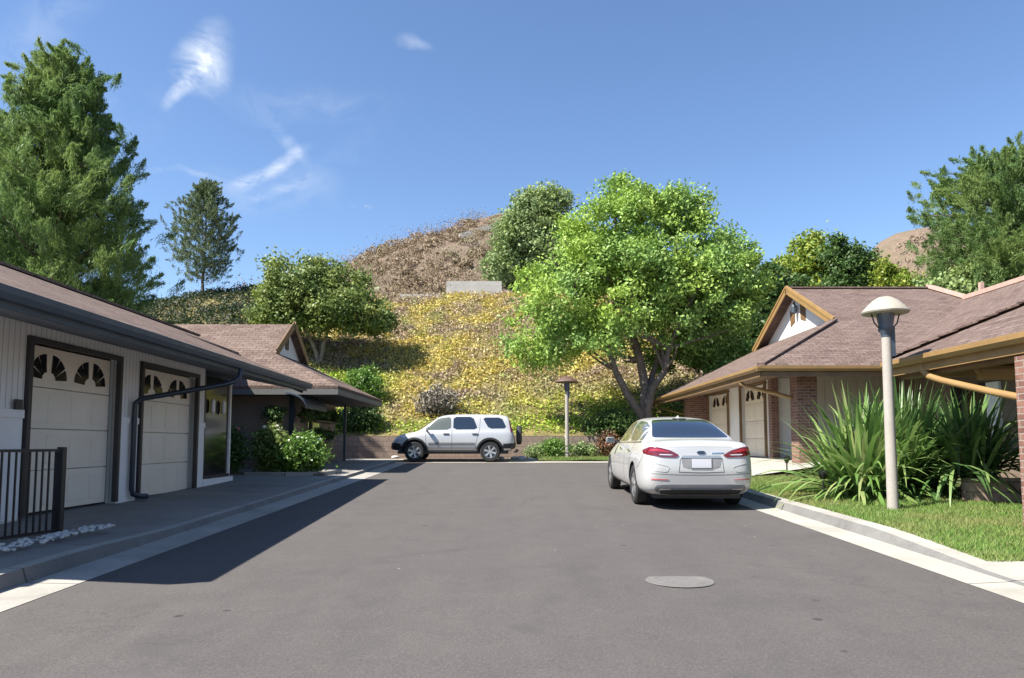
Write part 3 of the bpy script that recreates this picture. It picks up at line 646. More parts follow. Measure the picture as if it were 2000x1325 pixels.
wn = MB(); wn.box(-6.06, -6.03, 21.2, 22.7, 1.5, 2.35); wn.build('window', glass_mat('pale_glass', (0.22, 0.2, 0.15), .1), t)
sh = MB(); sh.box(-6.05, -5.75, 21.1, 23.9, 1.98, 2.01); sh.box(-6.05, -5.75, 21.1, 23.9, 1.38, 1.41); sh.build('shelf', M['trim_dark'], t)

# ---- right Dutch gabled house with garages
B = (9.0, 22.0, FR)
t = thing('house', B, 'right house with mauve shingle dutch gable roof, ochre trim and two cream garage doors', 'house')
exR, ezR, y0, y1, yc, zR, xg, zg, p_ = 5.8, 3.154, 16.7, 29.9, 23.3, 6.42, 9.4, 4.93, 0.495
dy = (zg - ezR) / p_; xo = xg - 0.35; q = (xo - exR) / (xg - exR); hz = ezR + (zg - ezR) * q
xv, xr_ = 8.77, 14.15; yv = y0 + (xr_ - xv); zv = ezR + p_ * (xr_ - xv)
rf = MB()
rf.slab([(exR, y0, ezR), (exR, y1, ezR), (xg, y1 - dy, zg), (xg, y0 + dy, zg)], .09)
rf.slab([(exR, y0, ezR), (xv, y0, ezR), (xr_, yv, zv), (13.9, yc, zR), (xo, yc, zR), (xo, y0 + dy * q, hz)], .09)
rf.slab([(exR, y1, ezR), (xo, y1 - dy * q, hz), (xo, yc, zR), (13.9, yc, zR), (13.9, y1, ezR)], .09)
rf.slab([(xv, y0, ezR), (xv, 12.2, ezR), (xr_, 12.2, zv), (xr_, yv, zv)], .09)
rf.slab([(xr_, 12.2, zv), (19.5, 12.2, ezR), (19.5, 29, ezR), (xr_, yv, zv)], .09)
roof = rf.build('roof', M['shingle_r'], t)
rc = MB(); rc.beam((13.75, yc, zR + .07), (14.2, yv, zv + .06), .30, .10); rc.beam((14.2, yv + .2, zv + .04), (14.2, 12.4, zv + .04), .30, .13)
rc.box(14.3, 14.42, yv - .5, yv - .4, zv, zv + .42); rc.build('ridge_flashing', M['ridge_pink'], roof)
rc = MB(); rc.beam((xo, yc, zR + .01), (13.8, yc, zR + .01), .25, .05); rc.build('ridge_cap', M['shingle_r'], roof)
rc = MB(); rc.beam((exR + .05, y0 + .05, ezR + .03), (xo, y0 + dy * q, hz + .03), .2, .05); rc.build('hip_cap', M['shingle_r'], roof)
for (a, b, h) in ((15.4, 20.5, .5), (15.9, 19.3, .45)):
    MB().lathe([(.05, 0), (.05, h), (.08, h), (.08, h + .06), (0.001, h + .08)], (a, b, 5.2), 10).build('roof_vent', M['ridge_pink'], roof)
gb = MB(); gb.slab([(xg, y0 + dy, zg - .05), (xg, y1 - dy, zg - .05), (xg, yc, zR - .09)], .1, (1, 0, 0)); gable = gb.build('gable', M['stucco'], t)
for s_ in (-1, 1):
    vt = MB(); vt.slab([(xg - .02, yc + s_ * .22, zg + .42), (xg - .02, yc + s_ * .62, zg + .30), (xg - .02, yc + s_ * .62, zg + .82), (xg - .02, yc + s_ * .22, zg + 1.12)], .05, (1, 0, 0))
    vt.build('vent_shutter', M['ochre_d'], gable)
ln = MB().lathe([(.02, 0), (.09, .05), (.1, .25), (.03, .36), (.001, .4)], (xg - .14, yc - .02, zg + .62), 10); ln.build('gable_lantern', M['slate_paint'], gable)
rk_ = MB()
for ya in (y0 + dy * q, y1 - dy * q):
    rk_.beam((xo - .02, ya, hz - .02), (xo - .02, yc, zR - .04), .04, .26); rk_.beam((xo - .045, ya, hz + .03), (xo - .045, yc, zR + .03), .03, .07)
rk_.build('rake_board', M['ochre'], t)
fz = MB(); fz.box(exR + .02, exR + .06, y0 + .05, y1 - .05, ezR - .27, ezR - .08); fz.box(exR + .06, xv, y0 + .02, y0 + .06, ezR - .27, ezR - .08); fz.box(xv + .02, xv + .06, 12.2, y0, ezR - .27, ezR - .08)
fz.build('fascia', M['ochre_d'], t)
g = MB(); g.extrude_profile((exR + .018, y0 - .08, ezR - .03), (exR + .018, y1, ezR - .03), GUT); g.extrude_profile((exR - .08, y0 + .018, ezR - .03), (xv, y0 + .018, ezR - .03), mirror(GUT))
g.build('gutter', M['ochre'], t)
sf = MB(); sf.slab([(exR + .07, y0 + .07, ezR - .25), (exR + .07, y1 - .1, ezR - .25), (7.43, y1 - .1, 3.2), (7.43, y0 + 1.6, 3.2), (7.43, y0 + .07, 3.15)], .02)
sf.slab([(7.44, y0 + .07, 3.14), (13.5, y0 + .07, 3.0), (13.5, 20.3, 3.14), (7.44, 20.3, 3.2)], .02)
sf.build('soffit', M['ochre_d'], t)
wl = MB()
for a, b in ((20.4, 20.83), (23.17, 24.43), (26.97, 29.5)): wl.box(7.43, 7.58, a, b, .7, 3.4)
for a, b in ((20.83, 23.17), (24.43, 26.97)): wl.box(7.432, 7.578, a, b, 3.161, 3.399)
wl.box(7.59, 8.1, 20.4, 20.55, .6, 3.4); wl.box(7.6, 16, 29.35, 29.5, .6, 3.4)
wl.build('wall', M['stucco'], t)
wl = MB(); wl.box(8.02, 16, 19.2, 19.35, .5, 3.3); wl.box(8.02, 8.17, 19.36, 20.39, .5, 3.3);
wl.build('siding_wall', M['siding_r'], t)
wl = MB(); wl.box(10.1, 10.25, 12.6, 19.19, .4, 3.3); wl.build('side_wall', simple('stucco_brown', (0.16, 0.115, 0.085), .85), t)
MB().box(10.06, 10.099, 15.2, 16.4, 1.2, 2.6).build('window', M['win'], t)
MB().box(10.04, 10.098, 14.75, 15.15, 1.5, 2.6).build('shutter', M['stucco'], t)
for a, b in ((20.9, 23.1), (24.5, 26.9)): garage_door(t, 7.41, a, b, FR, 3.09, -1, M['ochre_d'])
bp = MB().box(6.95, 7.43, 17.4, 17.88, .45, 3.14); bp.build('brick_pillar', M['brick'], t)
bp = MB().box(7.3, 7.5, 20.15, 20.395, .7, 3.18); bp.build('brick_pilaster', M['brick'], t)
bp = MB().box(6.6, 7.42, 27.15, 27.5, .7, 3.1); bp.build('brick_pilaster', M['brick'], t)
ds = MB(); ds.tube([(5.86, 18.35, 2.98), (5.87, 18.32, 2.86), (5.95, 18.25, 2.78), (6.1, 18.1, 2.72), (6.6, 17.85, 2.56), (6.92, 17.7, 2.44)], .05, 8); ds.build('downspout', M['ochre'], t, smooth=50)
ds = MB(); ds.tube([(5.86, 29.6, 2.98), (5.88, 29.5, 2.85), (6.0, 29.3, 2.78), (6.6, 27.6, 2.45)], .035, 6); ds.build('downspout', M['ochre'], t, smooth=50)

# ---- near right porch of the next house
B = (8.0, 8.0, .3)
t = thing('house', B, 'near right house corner with ochre gutter, timber porch beams and a brick pillar', 'house')
exN, ezN, yN = 5.8, 2.59, 11.05; rN = lambda x: ezN + .497 * (x - exN); xN = 10.0
rf = MB(); rf.slab([(exN, 3.5, ezN), (exN, yN, ezN), (xN, yN - (xN - exN), rN(xN)), (xN, 3.5, rN(xN))], .09)
rf.slab([(exN, yN, ezN), (2 * xN - exN, yN, ezN), (xN, yN - (xN - exN), rN(xN))], .09)
rf.slab([(xN, 3.5, rN(xN)), (xN, yN - (xN - exN), rN(xN)), (2 * xN - exN, yN, ezN), (2 * xN - exN, 3.5, ezN)], .09)
roof = rf.build('roof', M['shingle_r'], t)
rc = MB(); L_ = 5.9; nT = 24                               # lapped hip shingles
for i in range(nT):
    f0 = i / nT * (xN - exN); f1 = f0 + (xN - exN) / nT * 1.1
    rc.beam((exN + f0, yN - f0, rN(exN + f0) + .032), (exN + f1, yN - f1, rN(exN + f1) + .014), .24, .03)
rc.build('hip_cap', M['shingle_r'], roof)
fz = MB(); fz.box(exN + .02, exN + .06, 3.5, yN - .03, ezN - .25, ezN - .08); fz.box(exN + .06, 14.2, yN - .06, yN - .02, ezN - .25, ezN - .08); fz.build('fascia', M['ochre'], t)
g = MB(); g.extrude_profile((exN + .018, 3.5, ezN - .03), (exN + .018, yN, ezN - .03), GUT); g.build('gutter', M['ochre'], t)
bm_ = MB(); bm_.box(exN + .14, exN + .30, 3.6, 10.9, ezN - .30, ezN - .13)
bm_.build('porch_beam', M['ochre_d'], t)
for yy in (5.2, 6.8, 8.35, 10.0):
    b2 = MB(); b2.beam((exN + .1, yy, ezN - .16), (8.5, yy, ezN + 1.0), .09, .14); b2.build('rafter', M['ochre_d'], t)
b2 = MB(); b2.box(exN + .5, 8.6, 9.55, 9.67, ezN - .42, ezN - .28); b2.build('cross_beam', M['ochre'], t)
b2 = MB(); b2.beam((exN + .45, 9.61, ezN - .3), (exN + 1.0, 9.61, ezN - .08), .05, .06); b2.build('brace', M['ochre'], t); b2 = MB(); b2.beam((exN + 1.7, 9.61, ezN - .3), (exN + 2.3, 9.61, ezN + .1), .05, .06); b2.build('brace', M['ochre'], t)
MB().box(5.74, 6.24, 7.7, 8.14, .2, 2.3).build('brick_pillar', M['brick'], t)
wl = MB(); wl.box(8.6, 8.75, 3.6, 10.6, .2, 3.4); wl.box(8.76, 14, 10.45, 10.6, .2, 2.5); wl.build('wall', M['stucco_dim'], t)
wn = MB(); wn.box(8.56, 8.6, 8.2, 9.6, 1.0, 2.1); wn.build('window', M['win'], t)
wf = MB(); wf.box(8.54, 8.599, 9.6, 9.7, .95, 2.15); wf.build('window_frame', M['stucco'], t)
ds = MB(); ds.tube([(5.84, 10.15, 2.46), (5.84, 10.13, 2.36), (5.85, 10.0, 2.25), (5.88, 9.75, 2.17), (5.95, 8.9, 1.96), (5.98, 8.4, 1.85)], .048, 8); ds.build('downspout', M['ochre'], t, smooth=50)

# ------------------------------------------------------------------ walls, fence, lamps, small things
wl = MB(); wl.box(-8.0, 3.4, 28.0, 28.2, .5, 1.62); wl.build('retaining_wall', M['block'])
tag(bpy.data.objects['retaining_wall'], 'low brown block retaining wall along the foot of the yellow bank', 'wall')
wl = MB(); wl.box(-4.15, -.65, 44.6, 44.9, 9.5, 11.55); wl.build('drain_wall', M['conc_wall']); tag(bpy.data.objects['drain_wall'], 'pale grey concrete wall at the top of the yellow bank', 'wall')
wl = MB(); wl.box(-7, -1.4, 44.2, 44.5, 9.5, 10.62); wl.build('drain_channel', M['conc_wall']); tag(bpy.data.objects['drain_channel'], 'low concrete drain edge just below the pale wall on the bank', 'drain')
wl = MB(); wl.beam((-5.0, 68, hill_z(-5.0, 68) + .2), (-.6, 69.5, hill_z(-.6, 69.5) + .1), .5, .75); wl.build('hilltop_slab', simple('pale_slab', (.62, .58, .5), .9)); tag(bpy.data.objects['hilltop_slab'], 'pale concrete slab near the top of the dry hill', 'slab')
wl = MB(); wl.box(6.75, 8.0, 10.65, 10.85, .3, .80); wl.build('planter_wall', M['block_pink']); tag(bpy.data.objects['planter_wall'], 'low pinkish block wall behind the strappy plants by the brick pillar', 'wall')

t = thing('fence', (-5.0, 7.5, .24), 'short black iron railing at the lower left corner in front of the garage', 'fence')
F0 = Vector((-4.94, 7.9, 0)); F1 = Vector((-5.5, 5.4, 0)); zb_ = .255; dirf = (F1 - F0).normalized(); Lf = (F1 - F0).length
MB().box(-4.975, -4.905, 7.865, 7.935, zb_ - .1, zb_ + 1.02).build('post', M['iron'], t, bevel=.004)
MB().box(F1.x - .035, F1.x + .035, F1.y - .035, F1.y + .035, zb_ - .1, zb_ + 1.02).build('post', M['iron'], t, bevel=.004)
for z in (.12, .985): MB().beam(F0 + Vector((0, 0, zb_ + z)), F1 + Vector((0, 0, zb_ + z)), .035, .03).build('rail', M['iron'], t)
n = int(Lf / .078)
for i in range(1, n):
    p = F0 + dirf * (Lf * i / n); MB().box(p.x - .008, p.x + .008, p.y - .008, p.y + .008, zb_ + .12, zb_ + .985).build('picket', M['iron'], t)
ft = MB(); ft.beam((-4.86, 8.0, .22), (-5.45, 5.2, .2), .30, .14); ft.build('fence_footing', M['curb']); tag(bpy.data.objects['fence_footing'], 'low concrete footing under the black iron railing', 'footing')
# river rocks beside the kerb
pv = None
rockm = []
for k in range(5):
    b = bmesh.new(); bmesh.ops.create_icosphere(b, subdivisions=2, radius=1)
    for v in b.verts: v.co *= 1 + random.uniform(-.12, .12); v.co.z *= .6
    me = bpy.data.meshes.new('river_rock'); b.to_mesh(me); b.free(); me.materials.append(M['rock']); me.polygons.foreach_set('use_smooth', [True] * len(me.polygons)); rockm.append(me)
for k in range(190):
    u = random.random(); x = -4.42 - .28 * random.random() - .12 * (1 - u); y = 5.9 + 2.2 * u; s = random.uniform(.016, .034)
    o = bpy.data.objects.new('river_rock', random.choice(rockm)); COL.objects.link(o); o.location = (x, y, zr(y) + .17 + s * .35 + random.random() * .02); o.scale = (s, s * random.uniform(.7, 1.2), s); o.rotation_euler = (0, 0, random.uniform(0, 6))
    tag(o, 'grey river pebble in the loose bed at the foot of the black railing', 'pebble', 'river pebbles below the black railing')
# manhole
t = MB().lathe([(.0001, .011), (.20, .011), (.203, .009), (.21, .009), (.213, .011), (.28, .0105), (.285, .007)], (1.41, 6.13, zr(6.13) - .006), 40)
mh = t.build('manhole_cover', concrete_mat('manhole', (.17, .162, .152), None, .35)); tag(mh, 'round pale manhole cover set in the asphalt', 'manhole')

def street_lamp(loc, h, label, cap, rr=.30):
    x, y, z = loc; t = thing('street_lamp', loc, label, 'street lamp', 'street lamps with mushroom caps')
    MB().lathe([(.078, -.1), (.076, 0), (.062, h - .55)], loc, 18).build('post', M['post'], t, smooth=40)
    MB().lathe([(.066, h - .58), (.066, h - .53), (.10, h - .49), (.105, h - .46), (.001, h - .455)], loc, 18).build('collar', M['slate_paint'], t, smooth=40)
    MB().lathe([(.085, h - .47), (.115, h - .30), (.12, h - .17), (.001, h - .165)], loc, 18).build('lens', M['lamp_glass'], t, smooth=40)
    MB().lathe([(.13, h - .25), (rr * .97, h - .245), (rr, h - .225), (rr * .95, h - .195), (rr * .72, h - .12), (rr * .5, h - .055), (rr * .28, h - .015), (.001, h)], loc, 28).build('lamp_shade', cap, t, smooth=40)
    for s_ in (-1, 1):
        MB().tube([(x + s_ * .05, y, z + h - .5), (x + s_ * .16, y, z + h - .38), (x + s_ * .21, y, z + h - .2)], .01, 6).build('bracket', M['trim_dark'], t)
    MB().box(x + .045, x + .10, y - .05, y + .01, z + h - .85, z + h - .42).build('conduit', M['slate_paint'], t)
    return t
street_lamp((5.25, 9.97, .40), 2.98, 'tall pale concrete lamp post with beige mushroom cap on the near right lawn', M['cap'], .31)
t2 = street_lamp((2.04, 26.6, .78), 3.05, 'slim far lamp post with dark brown cap in front of the yellow bank', M['cap_dark'], .44)

# garden bits
def spot_light(x, y, z, label):
    t = thing('garden_light', (x, y, z), label, 'garden light', 'garden lights by the right house')
    MB().tube([(x, y, z - .02), (x, y, z + .28)], .015, 6).build('stake', M['iron'], t)
    MB().lathe([(.03, .26), (.07, .36), (.075, .40), (.001, .44)], (x, y, z), 10).build('lamp_head', M['iron'], t)
spot_light(5.95, 15.6, .63, 'dark garden light standing on the lawn edge before the white wall'); spot_light(5.0, 11.6, .46, 'small garden light at the left edge of the strappy plants')
t = thing('flower_pot', (7.0, 16.9, .58), 'terracotta pot at the foot of the brick pillar', 'pot')
MB().lathe([(.13, 0), (.2, .3), (.22, .3), (.22, .36), (.19, .36), (.17, .3), (.001, .29)], (7.55, 17.0, .58), 16).build('pot', M['terracotta'], t, smooth=40)

# ------------------------------------------------------------------ plants
L = {}
L['pine'] = leaf_mat('pine_needles', [(0.063, 0.126, 0.037), (0.125, 0.220, 0.066), (0.196, 0.304, 0.094)], .42, .6, (0.249, 0.336, 0.094), .35)
L['blue'] = leaf_mat('bluegreen_leaves', [(0.08, 0.12, 0.06), (0.14, 0.20, 0.10), (0.22, 0.27, 0.15)], .25, .5, (0.13, 0.17, 0.06), .8)
L['olive'] = leaf_mat('olive_leaves', [(0.075, 0.130, 0.034), (0.150, 0.221, 0.060), (0.250, 0.312, 0.102)], .3, .5, (0.250, 0.299, 0.076), .7)
L['bright'] = leaf_mat('bright_leaves', [(0.112, 0.216, 0.048), (0.210, 0.358, 0.085), (0.350, 0.486, 0.142)], .3, .5, (0.364, 0.499, 0.076), .4)
L['grey'] = leaf_mat('greygreen_leaves', [(0.134, 0.203, 0.086), (0.224, 0.312, 0.130), (0.329, 0.406, 0.173)], .3, .6, (0.239, 0.312, 0.086), .5)
L['dark'] = leaf_mat('dark_leaves', [(0.035, 0.075, 0.02), (0.065, 0.125, 0.03), (0.11, 0.18, 0.045)], .3, .5)
L['yellow'] = leaf_mat('yellowgreen_leaves', [(0.12, 0.20, 0.03), (0.23, 0.32, 0.05), (0.36, 0.38, 0.06)], .35, .5)
L['shrub'] = leaf_mat('shrub_leaves', [(0.06, 0.14, 0.02), (0.12, 0.23, 0.04), (0.22, 0.34, 0.08)], .3, .35)
# far left big pine: shaggy boughs
def pine(name, base, label, boughs, core, mat, nl, size, tr, htop):
    t = thing(name, base, label, 'tree'); P = []; O = []
    mb = MB(); b = Vector(base); mb.tube(limb_pts(b - Vector((0, 0, .3)), b + Vector((0, 0, htop)), .02, 8), [tr * (1 - .9 * i / 7) for i in range(8)], 9)
    for (z, ang, ln, rise, th) in boughs:
        s0 = b + Vector((0, 0, z)); e = s0 + Vector((math.cos(ang) * ln, math.sin(ang) * ln, rise)); p = limb_pts(s0, e, .06, 6)
        mb.tube(p, [tr * .25 * (1 - .8 * j / 5) for j in range(6)], 5)
        for j in range(2, 6):
            k = int(nl * (.6 + .2 * j)); d = np.array(p[j]); out = np.array([math.cos(ang), math.sin(ang), .95])
            nsub = 5
            for _ in range(nsub):
                cc = d + rng.normal(size=3) * th * np.array([1, 1, .7]); ax = out + rng.normal(size=3) * .65; ax /= np.linalg.norm(ax)
                kk = k // nsub; tt = rng.random(kk)[:, None]
                P.append(cc + ax * (tt - .3) * th * 1.3 + rng.normal(size=(kk, 3)) * th * .22 * (1.2 - tt)); O.append(np.tile(ax, (kk, 1)))
    P = np.concatenate(P); O = np.concatenate(O); n = len(P)
    d = O * .8 + rng.normal(size=(n, 3)) * .55; d[:, 2] += .3; d /= np.linalg.norm(d, axis=1)[:, None]
    s = np.cross(rng.normal(size=(n, 3)), d); s /= np.linalg.norm(s, axis=1)[:, None]; sz = size * rng.uniform(.6, 1.3, n)[:, None]
    V = np.stack([P - d * sz * .5, P + s * sz * .075, P + d * sz * .5, P - s * sz * .075], 1).reshape(-1, 3)
    np_mesh('crown', V, np.arange(4 * n).reshape(n, 4), mat, t); mb.build('trunk', M['bark'], t, smooth=60); return t
def bough_set(z0, z1, n, prof, lift=.35, th=.8):
    out = []
    for i in range(n):
        u = (i + random.random()) / n; z = z0 + (z1 - z0) * u; r = prof(u); a = i * 2.4 + random.uniform(-.4, .4)
        out.append((z, a, r * random.uniform(.72, 1.05), r * lift * random.uniform(.5, 1.2), th * (.6 + .5 * (1 - u))))
    return out
pr = lambda u: float(np.interp(u, [0, .15, .4, .6, .8, 1], [2.3, 2.9, 2.8, 2.1, 1.35, .25]))
pine('pine_tree', (-15.9, 24.5, .6), 'tall shaggy pine rising behind the garage roof at the left edge', bough_set(2.0, 14.0, 100, pr, .5, .62), None, L['pine'], 800, .17, .28, 14.7)
pr3 = lambda u: float(np.interp(u, [0, .3, .7, 1], [2.4, 3.1, 2.2, .4]))
pine('pine_tree', (-20.5, 27.5, .6), 'second pine trunk and boughs against the left picture edge behind the tall pine', bough_set(2.2, 13.2, 46, pr3, .5, .7), None, L['pine'], 420, .2, .25, 13.8)
# small tree on the crest
zc = hill_z(-19.2, 44)
pr2 = lambda u: float(np.interp(u, [0, .12, .35, .6, .85, 1], [1.0, 1.9, 2.25, 1.6, .8, .15]))
pine('young_tree', (-19.2, 44, zc), 'slender blue green tree standing alone on the crest against the sky', bough_set(.7, 6.9, 62, pr2, .5, .32), None, L['blue'], 150, .2, .1, 7.3)
# broad twin trunk tree on the bank
zb1 = hill_z(-9.4, 34.7)
tree('spreading_tree', (-9.4, 34.7, zb1), 'broad olive green tree with two thin trunks on the bank behind the left roof', 'tree',
     [(-10.6, 34.9, 9.2, 1.9, 1.8, 1.5), (-9.3, 35.3, 9.3, 1.3, 1.4, 1.2), (-11.2, 34.6, 7.9, 1.6, 1.5, 1.2), (-8.6, 34.5, 8.1, 1.8, 1.7, 1.2), (-7.2, 34.6, 7.5, 1.4, 1.3, .95), (-9.9, 33.9, 7.6, 1.7, 1.1, 1.1), (-6.5, 34.9, 7.2, .75, .8, .6), (-8.1, 35.2, 9.2, 1.0, 1.0, .8)],
     L['olive'], M['bark_p'], 420, 80, .26, .17, 3, .09, fork=1.1, trunks=[(-10.0, 34.6, zb1 + 1.5), (-9.0, 34.8, zb1 + 1.6)])
tree('light_shrub_tree', (-12.3, 36.0, hill_z(-12.3, 36)), 'pale yellow green shrub at the left foot of the twin trunk tree', 'shrub', [(-12.3, 36, 8.2, 1.1, 1, 1.3), (-11.8, 35.8, 7.2, 1.0, .9, 1.0)], L['yellow'], M['bark_p'], 90, 70, .22, .16, 2, .05, fork=.5)
# the big bright tree
tb = (5.05, 28.7, 1.75)
T4L = [(2.6, 28.6, 7.0, 2.5, 2.3, 1.9), (1.3, 28.7, 5.7, 1.7, 1.7, 1.3), (4.4, 28.8, 9.2, 2.3, 2.2, 2.3), (6.6, 29.0, 9.1, 2.1, 2.2, 2.3), (4.5, 27.2, 7.2, 2.0, 1.4, 1.9), (7.0, 27.8, 7.0, 2.1, 1.7, 2.1), (8.7, 29.4, 8.1, 1.7, 1.8, 2.2), (3.0, 28.9, 9.0, 1.4, 1.5, 1.4),
       (6.4, 30.6, 6.5, 2.4, 1.6, 1.9), (8.4, 30.0, 5.6, 1.7, 1.5, 1.5), (4.6, 28.9, 11.2, .9, .9, .8), (6.9, 28.9, 10.9, .9, .9, .8), (9.3, 29.4, 9.2, .9, 1.0, 1.0), (9.4, 29.0, 7.2, 1.1, 1.2, 1.2), (3.4, 28.4, 10.4, 1.0, 1.0, .8), (1.2, 28.2, 4.6, .9, .9, .55), (3.2, 27.4, 5.3, 1.2, .9, .8)]
t = thing('shade_tree', tb, 'large bright green tree with forking grey trunk behind the white sedan', 'tree')
extra = []
for l in T4L[:12]:
    for _ in range(4):
        d = np.array([random.gauss(0, 1), random.gauss(-.4, 1), random.gauss(.35, 1)]); d /= np.linalg.norm(d); r_ = random.uniform(.45, .75)
        extra.append((l[0] + d[0] * l[3] * .85, l[1] + d[1] * l[4] * .85, l[2] + d[2] * l[5] * .85, r_, r_, r_ * .8))
P, O = crown_points(T4L, 800, 90, .26, .6); P2, O2 = crown_points(extra, 480, 95, .20, .5); P = np.concatenate([P, P2]); O = np.concatenate([O, O2])
V, F = quads(P, .155, .3, O, .5); np_mesh('crown', V, F, L['bright'], t)
mb = MB()
def T(px, py, y): return ((px - 1000) / 1400 * y, y, CH + (868 - py) / 1400 * y)
forks = [[T(1258, 845, 28.7), T(1252, 812, 28.7), T(1225, 770, 28.5), T(1203, 725, 28.4), T(1190, 680, 28.3), T(1175, 630, 28.2), T(1120, 560, 28.2), T(1080, 500, 28)],
         [T(1252, 850, 28.7), T(1256, 800, 28.8), T(1262, 760, 28.9), T(1252, 705, 28.9), T(1237, 650, 29), T(1220, 580, 29), T(1210, 480, 29), T(1205, 400, 29)],
         [T(1264, 850, 28.7), T(1266, 800, 28.6), T(1275, 760, 28.4), T(1300, 725, 28.2), T(1308, 680, 28.1), T(1335, 620, 28), T(1370, 560, 28), T(1400, 480, 28)],
         [T(1262, 770, 28.9), T(1275, 735, 29.1), T(1290, 690, 29.3), T(1300, 620, 29.4), T(1320, 540, 29.4), T(1330, 440, 29.3), T(1335, 390, 29.3)]]
for p, r0 in zip(forks, (.2, .25, .2, .14)): 
    nn_ = len(p); mb.tube([Vector(a) + Vector((0, 0, -.25 if i == 0 else 0)) for i, a in enumerate(p)], [r0 * (1 - .8 * i / (nn_ - 1)) for i in range(nn_)], 9)
    for j in range(3, nn_ - 1):
        for s_ in range(3):
            e = Vector(p[j]) + Vector((random.uniform(-1, 1), random.uniform(-.8, .8), random.uniform(.1, .9))).normalized() * random.uniform(1.2, 2.4)
            mb.tube(limb_pts(p[j], e, .12, 5), [r0 * .35 * (1 - .2 * i) for i in range(5)], 5)
mb.build('trunk', M['bark'], t, smooth=60)
tree('grey_tree', (1.2, 49, hill_z(1.2, 49)), 'grey green rounded tree on top of the bank left of the bright tree', 'tree',
     [(1.9, 49, 17.3, 1.9, 1.8, 1.9), (.4, 49, 15.4, 1.9, 1.8, 1.8), (-.6, 49, 13.6, 1.5, 1.5, 1.4), (2.3, 49, 14.5, 2, 2, 1.8), (1.2, 49, 18.2, .9, .9, .8), (2.9, 49, 18.4, 1, 1, .9)], L['grey'], M['bark_p'], 420, 62, .32, .24, 5, .17)
tree('dark_tree', (12.2, 35.5, hill_z(12.2, 35.5)), 'dense dark tree between the bright tree and the right gable', 'tree', [(11.5, 35.5, 8.4, 2.2, 2, 2.2), (13.0, 35.5, 8.6, 1.6, 2, 1.6), (10.3, 35.5, 6.6, 2, 1.8, 2), (12.6, 35, 6.2, 2, 2, 2), (9.4, 35, 5.2, 1.6, 1.5, 1.4)], L['dark'], M['bark'], 420, 60, .3, .22, 4, .16)
tree('yellow_tree', (18.6, 45, hill_z(18.6, 45)), 'yellow green tree just above the left end of the right roof ridge', 'tree', [(17.6, 45, 11.8, 1.1, 1.3, 1.4), (19.0, 45, 13.2, 1.2, 1.3, 1.4), (20.2, 45, 12.2, 1.2, 1.3, 1.4), (18.3, 45, 10.8, 1.6, 1.6, 1.2), (20.6, 45, 10.8, 1.5, 1.5, 1.3)], L['yellow'], M['bark_p'], 360, 55, .3, .24, 4, .14)
tree('oak_tree', (20.1, 42, hill_z(20.1, 42)), 'dark green tree with bumpy top above the middle of the right ridge', 'tree', [(19.6, 42, 12.7, .9, 1.0, 1.1), (20.6, 42, 12.0, .9, 1.0, .9), (20.0, 42, 11.2, 1.4, 1.3, 1.2), (20.9, 42, 10.4, 1.0, 1.0, 1.2), (19.6, 42, 10.0, 1.2, 1.2, 1.2)], L['dark'], M['bark'], 320, 55, .27, .2, 4, .14)
tree('yellow_shrub', (22.3, 40, hill_z(22.3, 40)), 'bright yellow shrub peeking over the right roof ridge', 'shrub', [(21.8, 40, 10.3, .8, .9, .8), (21.0, 40, 10.9, .4, .5, .9), (22.6, 40, 10.0, .8, .8, .8)], L['yellow'], M['bark_p'], 130, 55, .22, .18, 2, .06)
prr = lambda u: float(np.interp(u, [0, .2, .5, .75, .9, 1], [2.8, 3.5, 3.9, 3.6, 2.9, 1.6]))
pine('round_pine', (24.6, 35, hill_z(24.6, 35) - .3), 'large rounded pine above the right roofs at the picture edge', bough_set(1.2, 10.3, 118, prr, .28, .60), None, L['pine'], 560, .19, .28, 10.8)
tree('grey_shrub', (19.9, 34, hill_z(19.9, 34)), 'grey green bushy shrub at the foot of the round pine behind the roof', 'shrub', [(20.6, 34, 8.2, 1.0, 1.1, 1.2), (22.0, 34, 8.5, 1.1, 1.1, 1.3), (23.5, 34, 8.3, 1.2, 1.1, 1.3)], L['grey'], M['bark'], 240, 60, .25, .2, 3, .08)
# bank shrubs
def shrub(name, x, y, z, r, h, mat, label, n=60, nl=60, size=.09, cr=.14, group=None, cat='shrub', extra=None):
    lobes = [(x, y, z + h * .5, r * .75, r * .7, h * .5), (x + r * .35, y - r * .2, z + h * .42, r * .6, r * .5, h * .4), (x - r * .4, y, z + h * .4, r * .6, r * .5, h * .38), (x + r * .05, y + .1, z + h * .7, r * .45, r * .4, h * .3)]
    if extra: lobes += extra
    t = thing(name, (x, y, z), label, cat, group); P, O = crown_points(lobes, n, nl, cr, .45)
    P[:, 2] = np.maximum(P[:, 2], z - .02); V, F = quads(P, size, .3, O, .6); np_mesh('foliage', V, F, mat, t)
    mb = MB()
    for i in range(7): mb.tube(limb_pts((x + random.uniform(-.08, .08), y, z - .05), (x + random.uniform(-.7, .7) * r, y + random.uniform(-.5, .5) * r, z + h * random.uniform(.5, .85)), .1, 4), [.022, .016, .01, .006], 5)
    mb.build('stem', M['bark_p'], t); return t
shrub('bank_shrub', -6.55, 31.3, hill_z(-6.55, 31.3), .95, 1.5, L['shrub'], 'light green rounded shrub on the bank just above the left eave tip', 110, 60, .11, .16)
shrub('wall_shrub', -6.1, 28.9, 1.7, .9, 1.5, L['dark'], 'dark green shrub on top of the wall under the left eave tip', 110, 60, .11, .16)
shrub('hedge_shrub', 4.0, 28.55, 1.45, 1.1, 1.2, L['dark'], 'dark green hedge bush left of the bright tree trunk', 120, 60, .11, .16)
